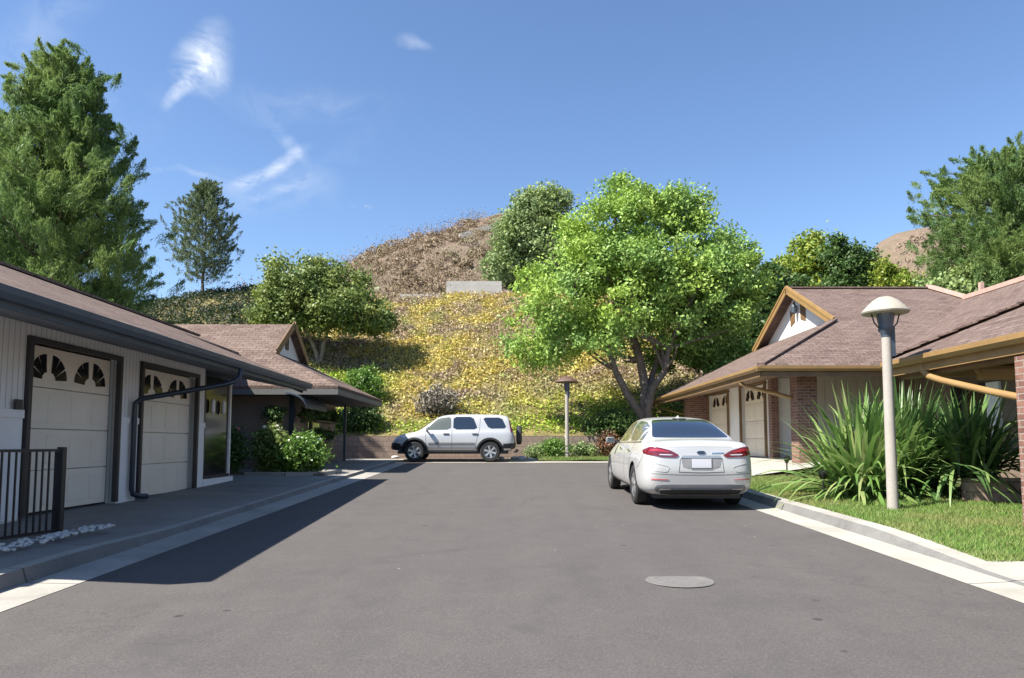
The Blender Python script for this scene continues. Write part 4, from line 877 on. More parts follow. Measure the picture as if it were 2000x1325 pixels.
shrub('twiggy_shrub', -3.1, 30.2, hill_z(-3.1, 30.2), .9, 1.2, leaf_mat('dead_twigs', [(.16, .14, .11), (.28, .25, .21)], .1, .8), 'pale dry twiggy shrub above the parked white suv', 70, 40, .12, .2)
shrub('lamp_shrub', 1.65, 26.9, .76, .6, .85, L['shrub'], 'green rosemary shrub at the foot of the far lamp post', 60, 60, .07, .12)
shrub('grass_shrub', 1.0, 27.1, .74, .5, .5, L['grey'], 'low grey green shrub left of the far lamp post', 50, 50, .07, .1)
shrub('grass_shrub', 2.75, 27.2, .76, .6, .65, L['grey'], 'low grey green shrub right of the far lamp post', 50, 50, .07, .1)
shrub('red_shrub', 3.6, 27.0, .8, .42, 1.0, leaf_mat('red_leaves', [(.14, .05, .03), (.25, .12, .07), (.12, .14, .05)], .25), 'reddish brown shrub by the sedan wing mirror', 60, 50, .08, .1)
# rose bushes in the notch of the left roof
def roses(x, y, z, r, h, label, col, nfl, mat, nn=130):
    t = shrub('rose_bush', x, y, z, r, h, mat, label, nn, 60, .085, .12, 'rose bushes by the left porch', 'rose bush')
    fl = MB()
    for i in range(nfl):
        a = random.uniform(0, 6.28); rr = r * random.uniform(.2, .8); c = (x + math.cos(a) * rr, y + math.sin(a) * rr * .6, z + h * random.uniform(.8, 1.02) - rr * .25)
        fl.lathe([(.012, -.04), (.045, -.01), (.055, .02), (.03, .045), (.001, .03)], c, 8)
    fl.build('blossom', simple('petal_' + col[0], col[1], .6, .1, 8), t); return t
z_ = pad(18)
roses(-5.30, 18.15, z_, .70, .95, 'full green rose bush with white blossoms beside the porch kerb', ('white', (.8, .76, .7)), 16, L['shrub'], 150)
roses(-6.10, 18.25, z_, .46, 1.2, 'taller yellow green rose bush with a few blossoms left of the full one', ('cream', (.75, .7, .55)), 5, L['olive'], 90)
roses(-7.0, 17.6, z_, .55, 1.2, 'shaded rose bush with pink blossoms deep in the left porch', ('pink', (.65, .15, .2)), 7, L['dark'], 70)
eb = MB()
pl = [(-6.4, 17.3), (-5.4, 17.15), (-4.7, 17.4), (-4.45, 18.0), (-4.5, 18.8)]
for i in range(len(pl) - 1): eb.beam((*pl[i], pad(17) + .0), (*pl[i + 1], pad(17) + .0), .14, .13)
tag(eb.build('planter_edging', M['gutter'], bevel=.01), 'pale concrete edging curving round the rose bushes', 'edging')
tag(MB().box(-7.5, -4.55, 17.3, 18.8, pad(17) - .05, pad(17) + .03).build('planter_ground', M['soil']), kind='structure')
# porch plants
def hanging(x, y, z, label):
    t = thing('hanging_plant', (x, y, z), label, 'hanging plant', 'hanging plants along the left porch')
    MB().lathe([(.05, -.18), (.12, -.04), (.13, 0), (.001, -.02)], (x, y, z), 12).build('basket', M['ochre_d'], t)
    P, O = crown_points([(x, y, z + .03, .24, .24, .2)], 20, 40, .06, .3); V, F = quads(P, .07, .2, O); np_mesh('foliage', V, F, L['dark'], t)
    MB().tube([(x, y, z), (x, y, z + .5)], .004, 4).build('cord', M['iron'], t)
hanging(-6.35, 19.25, 2.1, 'hanging basket plant before the shaded porch wall'); hanging(-5.75, 20.0, 2.08, 'hanging basket plant right of the dark porch post')
for (y, z, lb) in ((21.4, 2.02, 'near potted plant on the upper porch shelf'), (22.5, 2.02, 'middle potted plant on the upper porch shelf'), (23.5, 2.02, 'far potted plant on the upper porch shelf'), (21.6, 1.42, 'near potted plant on the lower porch shelf'), (22.9, 1.42, 'far potted plant on the lower porch shelf')):
    t = thing('potted_plant', (-5.88, y, z), lb, 'potted plant', 'potted plants on the porch shelves')
    MB().lathe([(.07, 0), (.1, .13), (.001, .12)], (-5.88, y, z), 10).build('pot', M['trim_dark'], t)
    P, O = crown_points([(-5.86, y, z + .2, .2, .35, .16)], 22, 36, .06, .3); V, F = quads(P, .08, .2, O); np_mesh('foliage', V, F, L['dark'], t)

# strappy clumps on the right lawn
def strappy(name, x, y, z, n, length, label, mat, spread=1.0, trunk=0):
    t = thing(name, (x, y, z), label, 'plant', 'strap leaved plants on the right lawn'); V = []; F = []; seg = 7
    for i in range(n):
        a = random.uniform(0, 2 * math.pi); inc = abs(random.gauss(0, .62)) * spread; inc = min(inc, 1.5); l_ = length * random.uniform(.45, 1.08); w0 = random.uniform(.026, .05)
        r0 = random.uniform(0, .35) * spread; bx, by = x + math.cos(a + random.uniform(-.6, .6)) * r0, y + math.sin(a) * r0; bz = z + trunk * random.uniform(.6, 1)
        p = Vector((bx, by, bz)); d = Vector((math.cos(a) * math.sin(inc), math.sin(a) * math.sin(inc), math.cos(inc))); sd = Vector((-math.sin(a), math.cos(a), 0)) + Vector((0, 0, random.uniform(-.5, .5))); o = len(V)
        sd = (sd - d * sd.dot(d)).normalized()
        dr = random.uniform(.05, .3) * (.5 + inc)
        for s_ in range(seg + 1):
            u = s_ / seg; ww = w0 * (0.5 + 1.2 * u if u < .35 else (.92 * (1 - ((u - .35) / .65) ** 1.6) + .03))
            V += [tuple(p - sd * ww), tuple(p + sd * ww)]; p = p + d * l_ / seg; d = (d + Vector((math.cos(a) * .3, math.sin(a) * .3, -1)) * dr * (.5 + u)).normalized()
        for s_ in range(seg): F.append((o + 2 * s_, o + 2 * s_ + 1, o + 2 * s_ + 3, o + 2 * s_ + 2))
    np_mesh('leaf_blades', np.array(V), np.array(F), mat, t, smooth=True)
    if trunk:
        mb = MB()
        for i in range(4): mb.tube(limb_pts((x + random.uniform(-.2, .2), y + random.uniform(-.1, .1), z - .1), (x + random.uniform(-.35, .35), y, z + trunk), .08, 4), [.07, .06, .055, .05], 7)
        mb.build('stem', M['bark'], t, smooth=50)
    return t
SM = leaf_mat('strap_leaves', [(.06, .13, .03), (.12, .22, .05), (.19, .31, .08), (.29, .37, .13), (.24, .24, .11)], .3, .4, (.17, .29, .07), 1.6)
SMd = leaf_mat('strap_leaves_deep', [(.05, .11, .035), (.09, .18, .05), (.16, .26, .08), (.22, .30, .10)], .35, .38)
strappy('strappy_plant', 5.7, 11.7, .48, 540, 1.75, 'large clump of arching sword leaves left of the concrete lamp post', SM, 1.35)
strappy('strappy_plant', 6.45, 11.9, .5, 540, 1.9, 'tallest clump of sword leaves directly behind the concrete lamp post', SMd, 1.1)
strappy('strappy_plant', 7.15, 11.3, .48, 420, 1.35, 'right clump of sword leaves on dark stems before the porch', SMd, 1.3, .5)
shrub('porch_shrub', 8.0, 10.2, .45, .6, 1.6, L['dark'], 'dark leafy shrub in the shade beside the near brick pillar', 90, 55, .09, .13)

# grass blades
def grass(name, x0, x1, y0, y1, n, zf, label, h=.05):
    xs = rng.uniform(x0, x1, n); ys = rng.uniform(y0, y1, n); zs = np.array([zf(a, b) for a, b in zip(xs, ys)]); C = np.stack([xs, ys, zs], 1)
    a = rng.uniform(0, 6.28, n); w_ = rng.uniform(.003, .007, n) * (h / .05); hh = h * rng.uniform(.4, 1.3, n); ln = rng.normal(size=(n, 2)) * .5
    s = np.stack([np.cos(a) * w_, np.sin(a) * w_, np.zeros(n)], 1); tp = C + np.stack([ln[:, 0] * hh, ln[:, 1] * hh, hh], 1)
    V = np.stack([C - s, C + s, tp], 1).reshape(-1, 3)
    tag(np_mesh(name, V, np.arange(3 * n).reshape(n, 3), GM), label, 'grass', kind='stuff')
GM = leaf_mat('grass_blades', [(.08, .17, .025), (.13, .24, .04), (.19, .31, .065), (.30, .31, .12)], .35, .6, (.27, .27, .10), .9)
grass('grass', 4.36, 8.5, 6.66, 16.0, 130000, lawn_z, 'short green lawn grass with dry patches beside the right kerb')
grass('grass', .95, 4.3, 25.4, 27.9, 12000, lambda x, y: .74 + .03 * (y - 25.4), 'small patch of lawn before the wall by the far lamp', .09)
# stones by the suv
for i, (x, y, s) in enumerate(((.35, 26.2, .16), (.1, 26.5, .12), (-.4, 26.9, .1), (.65, 26.0, .09), (-4.4, 27.2, .12))):
    o = bpy.data.objects.new('rock', rockm[i % 5]); COL.objects.link(o); o.location = (x, y, zr(y) + .05 + s * .3); o.scale = (s * 1.3, s, s); tag(o, ['large pale rock behind the suv rear bumper', 'smaller rock left of the large one behind the suv', 'small rock by the wall behind the suv rear wheel', 'smallest rock right of the large pale one', 'rock by the wall ahead of the suv bonnet'][i], 'rock', 'rocks along the foot of the wall')

# ------------------------------------------------------------------ cars
def paint(name, c):
    c = tuple(x * .62 for x in c)
    m, n, l, p = new_mat(name); p.inputs['Base Color'].default_value = (*c, 1); p.inputs['Roughness'].default_value = .28; p.inputs['Metallic'].default_value = .15
    p.inputs['Coat Weight'].default_value = .8; p.inputs['Coat Roughness'].default_value = .04
    f = noise(n, l, 3, 4, .6, objco(n)); r = n.new('ShaderNodeMapRange'); r.inputs[3].default_value = .22; r.inputs[4].default_value = .4; l.new(f, r.inputs[0]); l.new(r.outputs[0], p.inputs['Roughness'])
    return m
M['white_paint'] = paint('car_paint_white', (.78, .78, .77)); M['silver_paint'] = paint('car_paint_silverwhite', (.72, .73, .73))
M['blackp'] = simple('black_plastic', (.02, .02, .022), .55, .2, 10); M['rubber'] = simple('tyre_rubber', (.018, .018, .018), .85, .2, 20)
M['rim'] = simple('alloy', (.5, .5, .5), .3, .05, 5, metal=.7); M['red'] = glass_mat('red_lens', (.13, .004, .008), .15); M['redl'] = glass_mat('bright_red_lens', (.36, .02, .03), .2); M['glassb'] = glass_mat('tinted_glass', (.015, .022, .035), .03)
M['glass_l'] = glass_mat('clear_side_glass', (.10, .11, .09), .05); M['chrome'] = simple('chrome', (.75, .75, .75), .12, .02, 5, metal=1); M['plate'] = simple('plate_white', (.50, .50, .53), .4, .04, 30)
M['clearlens'] = glass_mat('clear_lens', (.5, .5, .52), .1); M['pinklens'] = glass_mat('pink_lens', (.45, .12, .12), .15); M['seam_and_shade'] = simple('seam_and_shade', (.1, .1, .1), .8, .05, 5); M['greyp'] = simple('grey_plastic', (.16, .16, .165), .6, .1, 10)  # the dark grey serves panel gaps and the painted shade lines on the boot and bumper
class Car:
    def __init__(s, st, wheels, wr, archr, W, matr, archz):
        s.wr = wr; s.wheels = wheels
        rows = []
        for q in st:                                       # q: y,zb,w,zsh,wb,zbelt,wt,ztop, dy0(bottom), dy1(top)
            y, zb, w_, zsh, wb, zbelt, wt, zt, d0, d1 = q
            H = [(0, zb), (.72 * w_, zb), (.93 * w_, zb + .05), (w_ * .995, zb + .20), (w_, (zb + zsh) * .52 + .04), (w_ * .985, zsh), (wb, zbelt), (wb + (wt - wb) * .5 + .012, zbelt + (zt - .055 - zbelt) * .5), (wt, zt - .055 if zt - zbelt > .12 else zbelt + (zt - zbelt) * .6), (wt * .62, zt - .012), (0, zt)]
            zlo, zhi = zb, zt
            pts = []
            for (x, z) in H:
                f = (z - zlo) / (zhi - zlo + 1e-6); pts.append((x, y + d0 * max(0, 1 - 2 * f) + d1 * max(0, 2 * f - 1), z))
            ring = pts + [(-a, b, c) for a, b, c in pts[-2:0:-1]]; rows.append(ring)
        n = len(rows[0]); V = [v for r in rows for v in r]; F = []
        for i in range(len(rows) - 1):
            for k in range(n): F.append((i * n + k, i * n + (k + 1) % n, (i + 1) * n + (k + 1) % n, (i + 1) * n + k))
        # caps as strips joining left and right
        for i, rv in ((0, False), (len(rows) - 1, True)):
            o = i * n; h = len(rows[0]) // 2
            for k in range(h):
                a, b = k, k + 1; c, d = (n - k - 1) % n, (n - k) % n
                f = [o + a, o + b, o + c, o + d]; f = list(dict.fromkeys(f)); F.append(f if rv else f[::-1])
        me = bpy.data.meshes.new('tmp'); me.from_pydata(V, [], F); bm = bmesh.new(); bm.from_mesh(me); bmesh.ops.recalc_face_normals(bm, faces=bm.faces); bm.to_mesh(me); bm.free()
        o = bpy.data.objects.new('tmp', me); COL.objects.link(o); m = o.modifiers.new('s', 'SUBSURF'); m.levels = 3; m.render_levels = 3
        cuts = []
        for (yy) in wheels:
            for sg in (-1, 1):
                cm_ = MB(); cm_.lathe([(archr, min(sg * (W + .3), sg * (W - .32))), (archr, max(sg * (W + .3), sg * (W - .32)))], (0, yy, archz), 40, 'x'); c = cm_.build('cut', None); cuts.append(c)
                mm = o.modifiers.new('b', 'BOOLEAN'); mm.operation = 'DIFFERENCE'; mm.solver = 'EXACT'; mm.object = c
        dg = bpy.context.evaluated_depsgraph_get(); dg.update(); ev = o.evaluated_get(dg); s.me = bpy.data.meshes.new_from_object(ev)
        o.modifiers.clear(); m = o.modifiers.new('s', 'SUBSURF'); m.levels = 3
        dg = bpy.context.evaluated_depsgraph_get(); dg.update(); full = bpy.data.meshes.new_from_object(o.evaluated_get(dg))
        bm = bmesh.new(); bm.from_mesh(full); s.bvh = BVHTree.FromBMesh(bm); bm.free()
        for c in cuts: bpy.data.objects.remove(c)
        bpy.data.objects.remove(o)
        s.me.materials.clear(); s.me.materials.append(matr); s.me.materials.append(M['blackp'])
        for p in s.me.polygons:
            c = p.center; p.use_smooth = True; p.material_index = 0
            for yy in wheels:
                if math.hypot(c.y - yy, c.z - archz) < archr + .004 and abs(c.x) < W - .0: 
                    # inside of the arch: face looks to the axle
                    v = Vector((0, yy - c.y, archz - c.z))
                    if abs(c.x) > W - .34 and v.length > 1e-4 and (p.normal.dot(v.normalized()) > .5 or v.length < archr * .96): p.material_index = 1
        try: s.me.set_sharp_from_angle(angle=R(50))
        except Exception: pass
    def decal(s, name, poly, axis, mat, parent, off=.004, sign=1, smooth=2, cut=.14, res=.04, mirror_=False, thick=.012):
        P = [Vector(p) for p in poly]
        for _ in range(smooth):
            Q = []
            for i in range(len(P)):
                a, b = P[i], P[(i + 1) % len(P)]; Q += [a.lerp(b, cut), a.lerp(b, 1 - cut)]
            P = Q
        # resample long edges
        Q = []
        for i in range(len(P)):
            a, b = P[i], P[(i + 1) % len(P)]; k = max(1, int((b - a).length / res)); Q += [a.lerp(b, j / k) for j in range(k)]
        P = Q; nb = len(P); xs = [p.x for p in P]; ys = [p.y for p in P]; pts = list(P)
        def inside(q):
            r = False; j = nb - 1
            for i in range(nb):
                if (P[i].y > q.y) != (P[j].y > q.y) and q.x < (P[j].x - P[i].x) * (q.y - P[i].y) / (P[j].y - P[i].y) + P[i].x: r = not r
                j = i
            return r
        gx_ = min(xs) + res / 2
        while gx_ < max(xs):
            gy_ = min(ys) + res / 2
            while gy_ < max(ys):
                q = Vector((gx_, gy_))
                if inside(q) and min((q - p).length for p in P) > res * .35: pts.append(q)
                gy_ += res
            gx_ += res
        r = delaunay_2d_cdt([Vector((p.x, p.y)) for p in pts], [(i, (i + 1) % nb) for i in range(nb)], [], 1, 1e-5)
        vs_, fs = r[0], r[2]
        if not fs: return None
        V = []
        for v in vs_:
            if axis == 'x': o = Vector((3 * sign, v.x, v.y)); d = Vector((-sign, 0, 0))
            elif axis == 'y': o = Vector((v.x, -3 * sign, v.y)); d = Vector((0, sign, 0))
            else: o = Vector((v.x, v.y, 4)); d = Vector((0, 0, -1))
            h = s.bvh.ray_cast(o, d)
            if h[0] is None:
                near = s.bvh.find_nearest(o + d * (2.2 if axis == 'x' else 2.6)); V.append(near[0] + near[1] * off); continue
            nrm = h[1]; nrm = -nrm if nrm.dot(d) > 0 else nrm
            V.append(h[0] + nrm * off)
        me = bpy.data.meshes.new(name); me.from_pydata(V, [], [list(f) for f in fs]); bm = bmesh.new(); bm.from_mesh(me); bmesh.ops.recalc_face_normals(bm, faces=bm.faces)
        dd = {'x': Vector((-sign, 0, 0)), 'y': Vector((0, sign, 0)), 'z': Vector((0, 0, -1))}[axis]
        # skirt going into the body
        be = [e for e in bm.edges if len(e.link_faces) == 1]; g_ = bmesh.ops.extrude_edge_only(bm, edges=be); 
        for v in [x for x in g_['geom'] if isinstance(x, bmesh.types.BMVert)]: v.co += dd * thick
        bmesh.ops.recalc_face_normals(bm, faces=bm.faces); bm.to_mesh(me); bm.free()
        for p in me.polygons: p.use_smooth = True
        try: me.set_sharp_from_angle(angle=R(40))
        except Exception: pass
        me.materials.append(mat); o_ = bpy.data.objects.new(name, me); COL.objects.link(o_); o_.parent = parent
        return o_
    def line(s, name, pts, axis, mat, parent, w_=.012, sign=1, off=.002):
        P = [Vector(p) for p in pts]; Lp = []; Rp = []
        for i, p in enumerate(P):
            d = (P[min(i + 1, len(P) - 1)] - P[max(i - 1, 0)]).normalized(); nn2 = Vector((-d.y, d.x)) * w_ / 2; Lp.append(p + nn2); Rp.append(p - nn2)
        return s.decal(name, Lp + Rp[::-1], axis, mat, parent, off, sign, 0, .05, thick=.004)
def wheel(parent, x, y, z, r, side, spokes, rimm):
    """side: -1 = outer face towards -x"""
    w_ = .2; t = MB(); xo_ = x; xi = x - side * w_
    ty = MB().lathe([(r * .64, 0), (r * .9, -.004), (r * .985, .02), (r, .05), (r, .15), (r * .985, .18), (r * .9, .2), (r * .64, .2), (r * .6, .1), (r * .64, 0)], (min(xo_, xi), y, z), 36, 'x', False).build('tyre', M['rubber'], parent, smooth=30)
    rm = MB(); o = xo_ - side * .012
    rm.lathe([(r * .60, 0), (r * .66, 0), (r * .66, .012), (r * .60, .012), (r * .60, 0)], (min(o, o - side * .012), y, z), 32, 'x', False)
    for k in range(spokes):
        a = 2 * math.pi * k / spokes + .3
        for da in (-.1, .1):
            c0 = Vector((o - side * .02, y + math.cos(a + da * 2) * r * .10, z + math.sin(a + da * 2) * r * .10)); c1 = Vector((o - side * .008, y + math.cos(a + da) * r * .62, z + math.sin(a + da) * r * .62))
            rm.beam(c0, c1, r * .10, .03, (1, 0, 0))
    rm.lathe([(r * .16, 0), (r * .16, .03)], (min(o, o - side * .03), y, z), 14, 'x')
    rm.build('rim', rimm, ty, smooth=35)
    MB().lathe([(r * .645, 0), (r * .645, .01)], (o - side * .075, y, z), 24, 'x').build('brake_disc', M['greyp'], ty)
    return ty
def tree_of_car(name, label, loc, rot, group=None):
    o = bpy.data.objects.new(name, None); COL.objects.link(o); o.location = loc; o.rotation_euler = rot; o['_b'] = [0, 0, 0]; return tag(o, label, 'car', group)

# ---- sedan (rear at local y=0, nose towards +y)
#      y,   zb,  w,   zsh, wb,  zbelt,wt,  ztop, d0,  d1
S = [(0.00, .34, .62, .78, .60, .93, .52, .99, .05, .05),
     (0.05, .28, .78, .80, .74, .97, .66, 1.04, .04, .05),
     (0.20, .22, .875, .84, .80, 1.02, .72, 1.095, 0, 0),
     (0.42, .20, .915, .86, .82, 1.03, .70, 1.10, 0, 0),
     (0.62, .19, .925, .87, .82, 1.04, .68, 1.13, 0, 0),
     (0.95, .19, .925, .88, .82, 1.04, .655, 1.285, 0, 0),
     (1.35, .18, .925, .88, .815, 1.035, .63, 1.425, 0, 0),
     (1.75, .18, .925, .87, .81, 1.02, .625, 1.475, 0, 0),
     (2.35, .18, .925, .86, .81, 1.0, .63, 1.485, 0, 0),
     (2.85, .18, .925, .85, .80, .98, .62, 1.44, 0, 0),
     (3.25, .18, .925, .83, .80, .965, .66, 1.25, 0, 0),
     (3.62, .18, .92, .80, .80, .95, .70, 1.03, 0, 0),
     (4.1, .19, .91, .74, .78, .88, .70, .93, 0, 0),
     (4.5, .2, .87, .66, .72, .78, .64, .83, 0, 0),
     (4.75, .22, .76, .58, .64, .68, .55, .72, 0, 0),
     (4.86, .28, .55, .52, .50, .58, .42, .62, -.02, -.05)]
WY = (1.06, 3.91); car = Car(S, WY, .335, .375, .925, M['white_paint'], .345)
root = tree_of_car('parked_car', 'white four door sedan parked at the right kerb with its rear to the camera', (2.88, 10.95, zr(10.95) + .0), (math.atan(SL), 0, 0))
root.scale = (.955, 1, .985)
body = link_mesh('body', car.me, None, root)
D = car.decal
D('rear_window', [(-.60, 1.12), (.60, 1.12), (.64, 1.135), (.50, 1.405), (.3, 1.42), (-.3, 1.42), (-.50, 1.405), (-.64, 1.135)], 'y', M['glassb'], root, .004, 1, 1)
for s_ in (-1, 1):
    D('taillight', [(s_ * .86, .925), (s_ * .78, .985), (s_ * .66, .975), (s_ * .48, .93), (s_ * .35, .86), (s_ * .40, .825), (s_ * .62, .83), (s_ * .86, .87)], 'y', M['red'], root, .012, 1, 1)
    D('taillight_lens', [(s_ * .66, .875), (s_ * .5, .872), (s_ * .44, .862), (s_ * .5, .855), (s_ * .66, .86)], 'y', M['clearlens'], root, .016, 1, 1)
    D('reflector', [(s_ * .78, .50), (s_ * .52, .49), (s_ * .52, .475), (s_ * .78, .475)], 'y', M['pinklens'], root, .006, 1, 0)
    D('exhaust_trim', [(s_ * .66, .30), (s_ * .48, .30), (s_ * .48, .34), (s_ * .66, .34)], 'y', M['chrome'], root, .006, 1, 1)
    car.line('boot_seam', [(s_ * .335, .80), (s_ * .345, .70), (s_ * .36, .60)], 'y', M['seam_and_shade'], root, .01)
    car.line('wing_seam', [(s_ * .70, 1.03), (s_ * .72, .98)], 'y', M['seam_and_shade'], root, .008)
D('bumper_insert', [(-.74, .35), (-.68, .41), (.68, .41), (.74, .35), (.70, .28), (.4, .26), (-.4, .26), (-.70, .28)], 'y', M['greyp'], root, .006, 1, 1)
D('valance', [(-.66, .33), (.66, .33), (.62, .25), (-.62, .25)], 'y', M['blackp'], root, .012, 1, 1)
car.line('boot_lower_seam', [(-.36, .60), (0, .59), (.36, .60)], 'y', M['seam_and_shade'], root, .012)
car.line('boot_lip_shadow', [(-.5, .985), (0, .99), (.5, .985)], 'y', M['seam_and_shade'], root, .006)
car.line('bumper_shade_line', [(-.78, .575), (-.4, .56), (0, .555), (.4, .56), (.78, .575)], 'y', M['seam_and_shade'], root, .007)  # shade of a bumper crease, painted as a thin dark line
D('boot_garnish', [(-.30, .855), (.30, .855), (.33, .815), (-.33, .815)], 'y', simple('garnish', (.42, .43, .44), .25, .05, 5, metal=.6), root, .01, 1, 0)
D('plate_recess', [(-.33, .84), (.33, .84), (.29, .655), (-.29, .655)], 'y', simple('recess_grey', (.22, .22, .225), .5), root, .004, 1, 1)
D('plate_frame', [(-.17, .812), (.17, .812), (.17, .653), (-.17, .653)], 'y', M['greyp'], root, .010, 1, 0)
D('licence_plate', [(-.155, .80), (.155, .80), (.155, .665), (-.155, .665)], 'y', M['plate'], root, .014, 1, 0)
D('badge', [(-.075, .90), (-.04, .925), (.04, .925), (.075, .90), (.04, .875), (-.04, .875)], 'y', M['glassb'], root, .012, 1, 2)
D('script_trim', [(.17, .90), (.36, .905), (.36, .89), (.17, .885)], 'y', M['chrome'], root, .008, 1, 0)
D('stop_lamp', [(-.12, 1.432), (.12, 1.432), (.12, 1.42), (-.12, 1.42)], 'y', M['blackp'], root, .01, 1, 0)
for s_ in (-1, 1):
    D('taillight_inner', [(s_ * .79, .94), (s_ * .68, .955), (s_ * .50, .91), (s_ * .52, .895), (s_ * .70, .92), (s_ * .79, .915)], 'y', M['redl'], root, .018, 1, 1)  # brighter red inner pattern on the darker lens
    D('rear_quarter_window', [(.78, 1.075), (1.02, 1.06), (1.0, 1.24)], 'x', M['glass_l'], root, .003, s_, 1)
    D('side_window', [(1.08, 1.06), (1.95, 1.04), (1.95, 1.40), (1.45, 1.375), (1.1, 1.285)], 'x', M['glass_l'], root, .003, s_, 1)
    D('side_window', [(2.03, 1.04), (3.28, 1.0), (3.2, 1.08), (2.85, 1.30), (2.5, 1.385), (2.03, 1.40)], 'x', M['glass_l'], root, .003, s_, 1)
    for yy in (1.98,): car.line('door_seam', [(yy, 1.03), (yy, .7), (yy - .03, .3)], 'x', M['seam_and_shade'], root, .01, s_)
    car.line('door_seam', [(1.22, 1.04), (1.32, .85), (1.42, .68), (1.46, .5), (1.46, .3)], 'x', M['seam_and_shade'], root, .01, s_)
    car.line('door_seam', [(3.15, .98), (3.2, .7), (3.15, .3)], 'x', M['seam_and_shade'], root, .01, s_)
    car.line('bumper_seam', [(.30, .90), (.36, .80), (.52, .68), (.66, .62)], 'x', M['seam_and_shade'], root, .01, s_)
    D('sill_trim', [(1.5, .22), (3.45, .22), (3.45, .27), (1.5, .27)], 'x', M['blackp'], root, .006, s_, 0)
    for yy in (1.42, 2.35): D('door_handle', [(yy, .90), (yy + .2, .895), (yy + .2, .87), (yy, .875)], 'x', M['chrome'], root, .03, s_, 1, thick=.03)
    D('window_trim', [(.76, 1.055), (3.3, .985), (3.3, .97), (.76, 1.035)], 'x', M['chrome'], root, .006, s_, 0)
    mm = MB(); mm.box(min(s_ * .93, s_ * 1.10), max(s_ * .93, s_ * 1.10), 3.0, 3.12, .97, 1.09); mir = mm.build('wing_mirror', M['greyp'], root, bevel=.03, smooth=50)
    MB().box(min(s_ * .95, s_ * 1.08), max(s_ * .95, s_ * 1.08), 2.992, 2.998, .985, 1.075).build('mirror_glass', M['glassb'], mir)
    MB().beam((s_ * .82, 3.1, .99), (s_ * .98, 3.08, 1.02), .05, .04).build('mirror_arm', M['blackp'], mir)
    D('headlight', [(.8, .62), (.55, .6), (.5, .68), (.75, .74)] if s_ > 0 else [(-.8, .62), (-.55, .6), (-.5, .68), (-.75, .74)], 'y', M['clearlens'], root, .006, -1, 1)
D('windscreen', [(-.66, 3.5), (.66, 3.5), (.56, 2.88), (0, 2.82), (-.56, 2.88)], 'z', M['glassb'], root, .004, 1, 1)
for yy in WY:
    for s_ in (-1, 1): wheel(root, s_ * .905, yy, .335, .335, s_, 5, M['rim'])
MB().box(-.7, .7, .3, 4.5, .17, .24).build('underbody', M['blackp'], root)
MB().add([(-.02, 1.5, 1.44), (.02, 1.5, 1.44), (.012, 1.68, 1.46), (-.012, 1.68, 1.46), (0, 1.52, 1.50)], [(0, 1, 2, 3), (0, 1, 4), (1, 2, 4), (2, 3, 4), (3, 0, 4)]).build('antenna', M['white_paint'], root)

# ---- SUV (tail at local y=0, nose towards +y)
S = [(0.00, .52, .68, .98, .66, 1.05, .56, 1.12, 0, .12),
     (0.05, .42, .80, 1.0, .76, 1.08, .66, 1.42, .03, .14),
     (0.16, .36, .865, 1.0, .80, 1.09, .68, 1.60, 0, .08),
     (0.45, .34, .885, 1.0, .81, 1.09, .67, 1.655, 0, 0),
     (1.0, .33, .89, 1.0, .815, 1.08, .665, 1.67, 0, 0),
     (1.7, .33, .89, .99, .815, 1.07, .665, 1.675, 0, 0),
     (2.3, .33, .89, .98, .81, 1.06, .66, 1.665, 0, 0),
     (2.68, .33, .89, .96, .81, 1.05, .64, 1.61, 0, 0),
     (2.98, .33, .89, .95, .80, 1.04, .67, 1.40, 0, 0),
     (3.3, .33, .89, .93, .79, 1.02, .71, 1.14, 0, 0),
     (3.48, .33, .885, .90, .79, 1.00, .72, 1.055, 0, 0),
     (3.9, .34, .87, .84, .77, .94, .68, .985, 0, 0),
     (4.15, .36, .83, .76, .72, .86, .62, .90, 0, 0),
     (4.3, .38, .72, .66, .62, .72, .54, .76, 0, -.06),
     (4.38, .44, .52, .56, .46, .62, .4, .66, 0, -.05)]
WY = (.88, 3.50); car = Car(S, WY, .345, .41, .89, M['silver_paint'], .36); D = car.decal
root = tree_of_car('parked_suv', 'white compact suv parked sideways before the retaining wall facing left', (.12, 25.72, zr(24.9) + .035), (0, 0, math.pi / 2))
body = link_mesh('body', car.me, None, root)
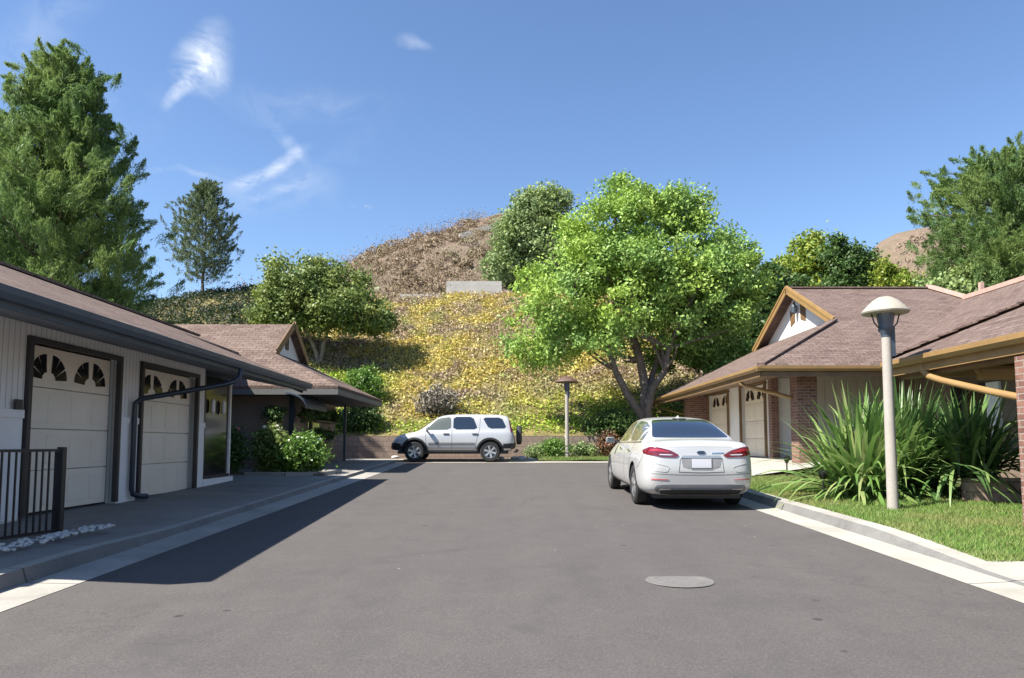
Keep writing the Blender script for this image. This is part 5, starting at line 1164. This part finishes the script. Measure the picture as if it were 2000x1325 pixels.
for s_ in (-1, 1):
    D('rear_side_window', [(.30, 1.15), (.92, 1.14), (1.15, 1.53), (.48, 1.53)], 'x', M['glassb'], root, .004, s_, 1)
    D('side_window', [(1.30, 1.12), (2.16, 1.11), (2.16, 1.555), (1.48, 1.555)], 'x', M['glassb'], root, .004, s_, 1)
    D('side_window', [(2.24, 1.11), (3.18, 1.09), (3.02, 1.22), (2.68, 1.50), (2.24, 1.555)], 'x', M['glass_l'], root, .004, s_, 1)
    def ring(y, r0, r1, a0, a1): return [(y + math.cos(R(a)) * r1, .36 + math.sin(R(a)) * r1) for a in range(a0, a1 + 1, 10)] + [(y + math.cos(R(a)) * r0, .36 + math.sin(R(a)) * r0) for a in range(a1, a0 - 1, -10)]
    for yy in WY: D('arch_trim', ring(yy, .412, .475, 0, 180), 'x', M['blackp'], root, .014, s_, 0)
    D('side_moulding', [(1.42, .60), (3.02, .60), (3.02, .66), (1.42, .66)], 'x', M['greyp'], root, .012, s_, 0)
    D('sill_cladding', [(1.38, .40), (3.02, .40), (3.02, .33), (1.38, .33)], 'x', M['greyp'], root, .012, s_, 0)
    D('rear_bumper_side', [(.02, .46), (.44, .46), (.42, .62), (.02, .64)], 'x', M['blackp'], root, .014, s_, 0)
    D('front_bumper_side', [(3.93, .42), (4.36, .42), (4.37, .60), (4.25, .66), (3.97, .62)], 'x', M['blackp'], root, .014, s_, 0)
    D('taillight', [(.10, 1.0), (.17, 1.0), (.25, 1.5), (.16, 1.5)], 'x', M['red'], root, .008, s_, 1)
    D('headlight', [(4.02, .74), (4.25, .68), (4.23, .80), (4.05, .86)], 'x', M['clearlens'], root, .008, s_, 1)
    for pts in ([(1.22, 1.54), (1.25, 1.1), (1.3, .9), (1.36, .7), (1.38, .4)], [(2.2, 1.08), (2.2, .7), (2.2, .4)], [(3.12, 1.08), (3.1, .7), (3.06, .4)]): car.line('door_seam', pts, 'x', M['seam_and_shade'], root, .014, s_)
    for yy in (1.3, 2.3): D('door_handle', [(yy, .97), (yy + .2, .965), (yy + .2, .935), (yy, .94)], 'x', M['blackp'], root, .03, s_, 1, thick=.03)
    mm = MB(); mm.box(min(s_ * .93, s_ * 1.08), max(s_ * .93, s_ * 1.08), 3.0, 3.1, 1.05, 1.2); mir = mm.build('wing_mirror', M['silver_paint'], root, bevel=.025, smooth=50)
    MB().beam((s_ * .8, 3.08, 1.07), (s_ * .96, 3.06, 1.09), .05, .04).build('mirror_arm', M['blackp'], mir)
D('windscreen', [(-.62, 3.28), (.62, 3.28), (.55, 2.74), (-.55, 2.74)], 'z', M['glassb'], root, .004, 1, 1)
D('rear_window', [(-.58, 1.14), (.58, 1.14), (.54, 1.52), (-.54, 1.52)], 'y', M['glassb'], root, .004, 1, 1)
D('rear_bumper', [(-.78, .45), (.78, .45), (.76, .66), (-.76, .66)], 'y', M['blackp'], root, .02, 1, 0)
D('front_bumper', [(-.7, .46), (.7, .46), (.7, .62), (-.7, .62)], 'y', M['blackp'], root, .02, -1, 0)
D('grille', [(-.35, .64), (.35, .64), (.33, .70), (-.33, .70)], 'y', M['blackp'], root, .01, -1, 0)
sp = MB().lathe([(.10, -.20), (.28, -.20), (.335, -.17), (.345, -.10), (.335, -.02), (.2, 0), (.001, 0)], (.05, -.03, .93), 30, 'y'); sp.build('spare_wheel', M['blackp'], root, smooth=40)
for yy in WY:
    for s_ in (-1, 1): wheel(root, s_ * .87, yy, .345, .345, s_, 6, M['rim'])
MB().box(-.7, .7, .25, 4.1, .27, .36).build('underbody', M['blackp'], root)
MB().tube([(.45, .05, .33), (.45, -.08, .32)], .03, 8).build('exhaust', M['greyp'], root)
tow = MB(); tow.beam((-.03, 0, .40), (-.03, -.12, .38), .06, .06); tow.build('tow_bar', M['blackp'], root)

for o in bpy.data.objects:
    if '_b' in o: del o['_b']
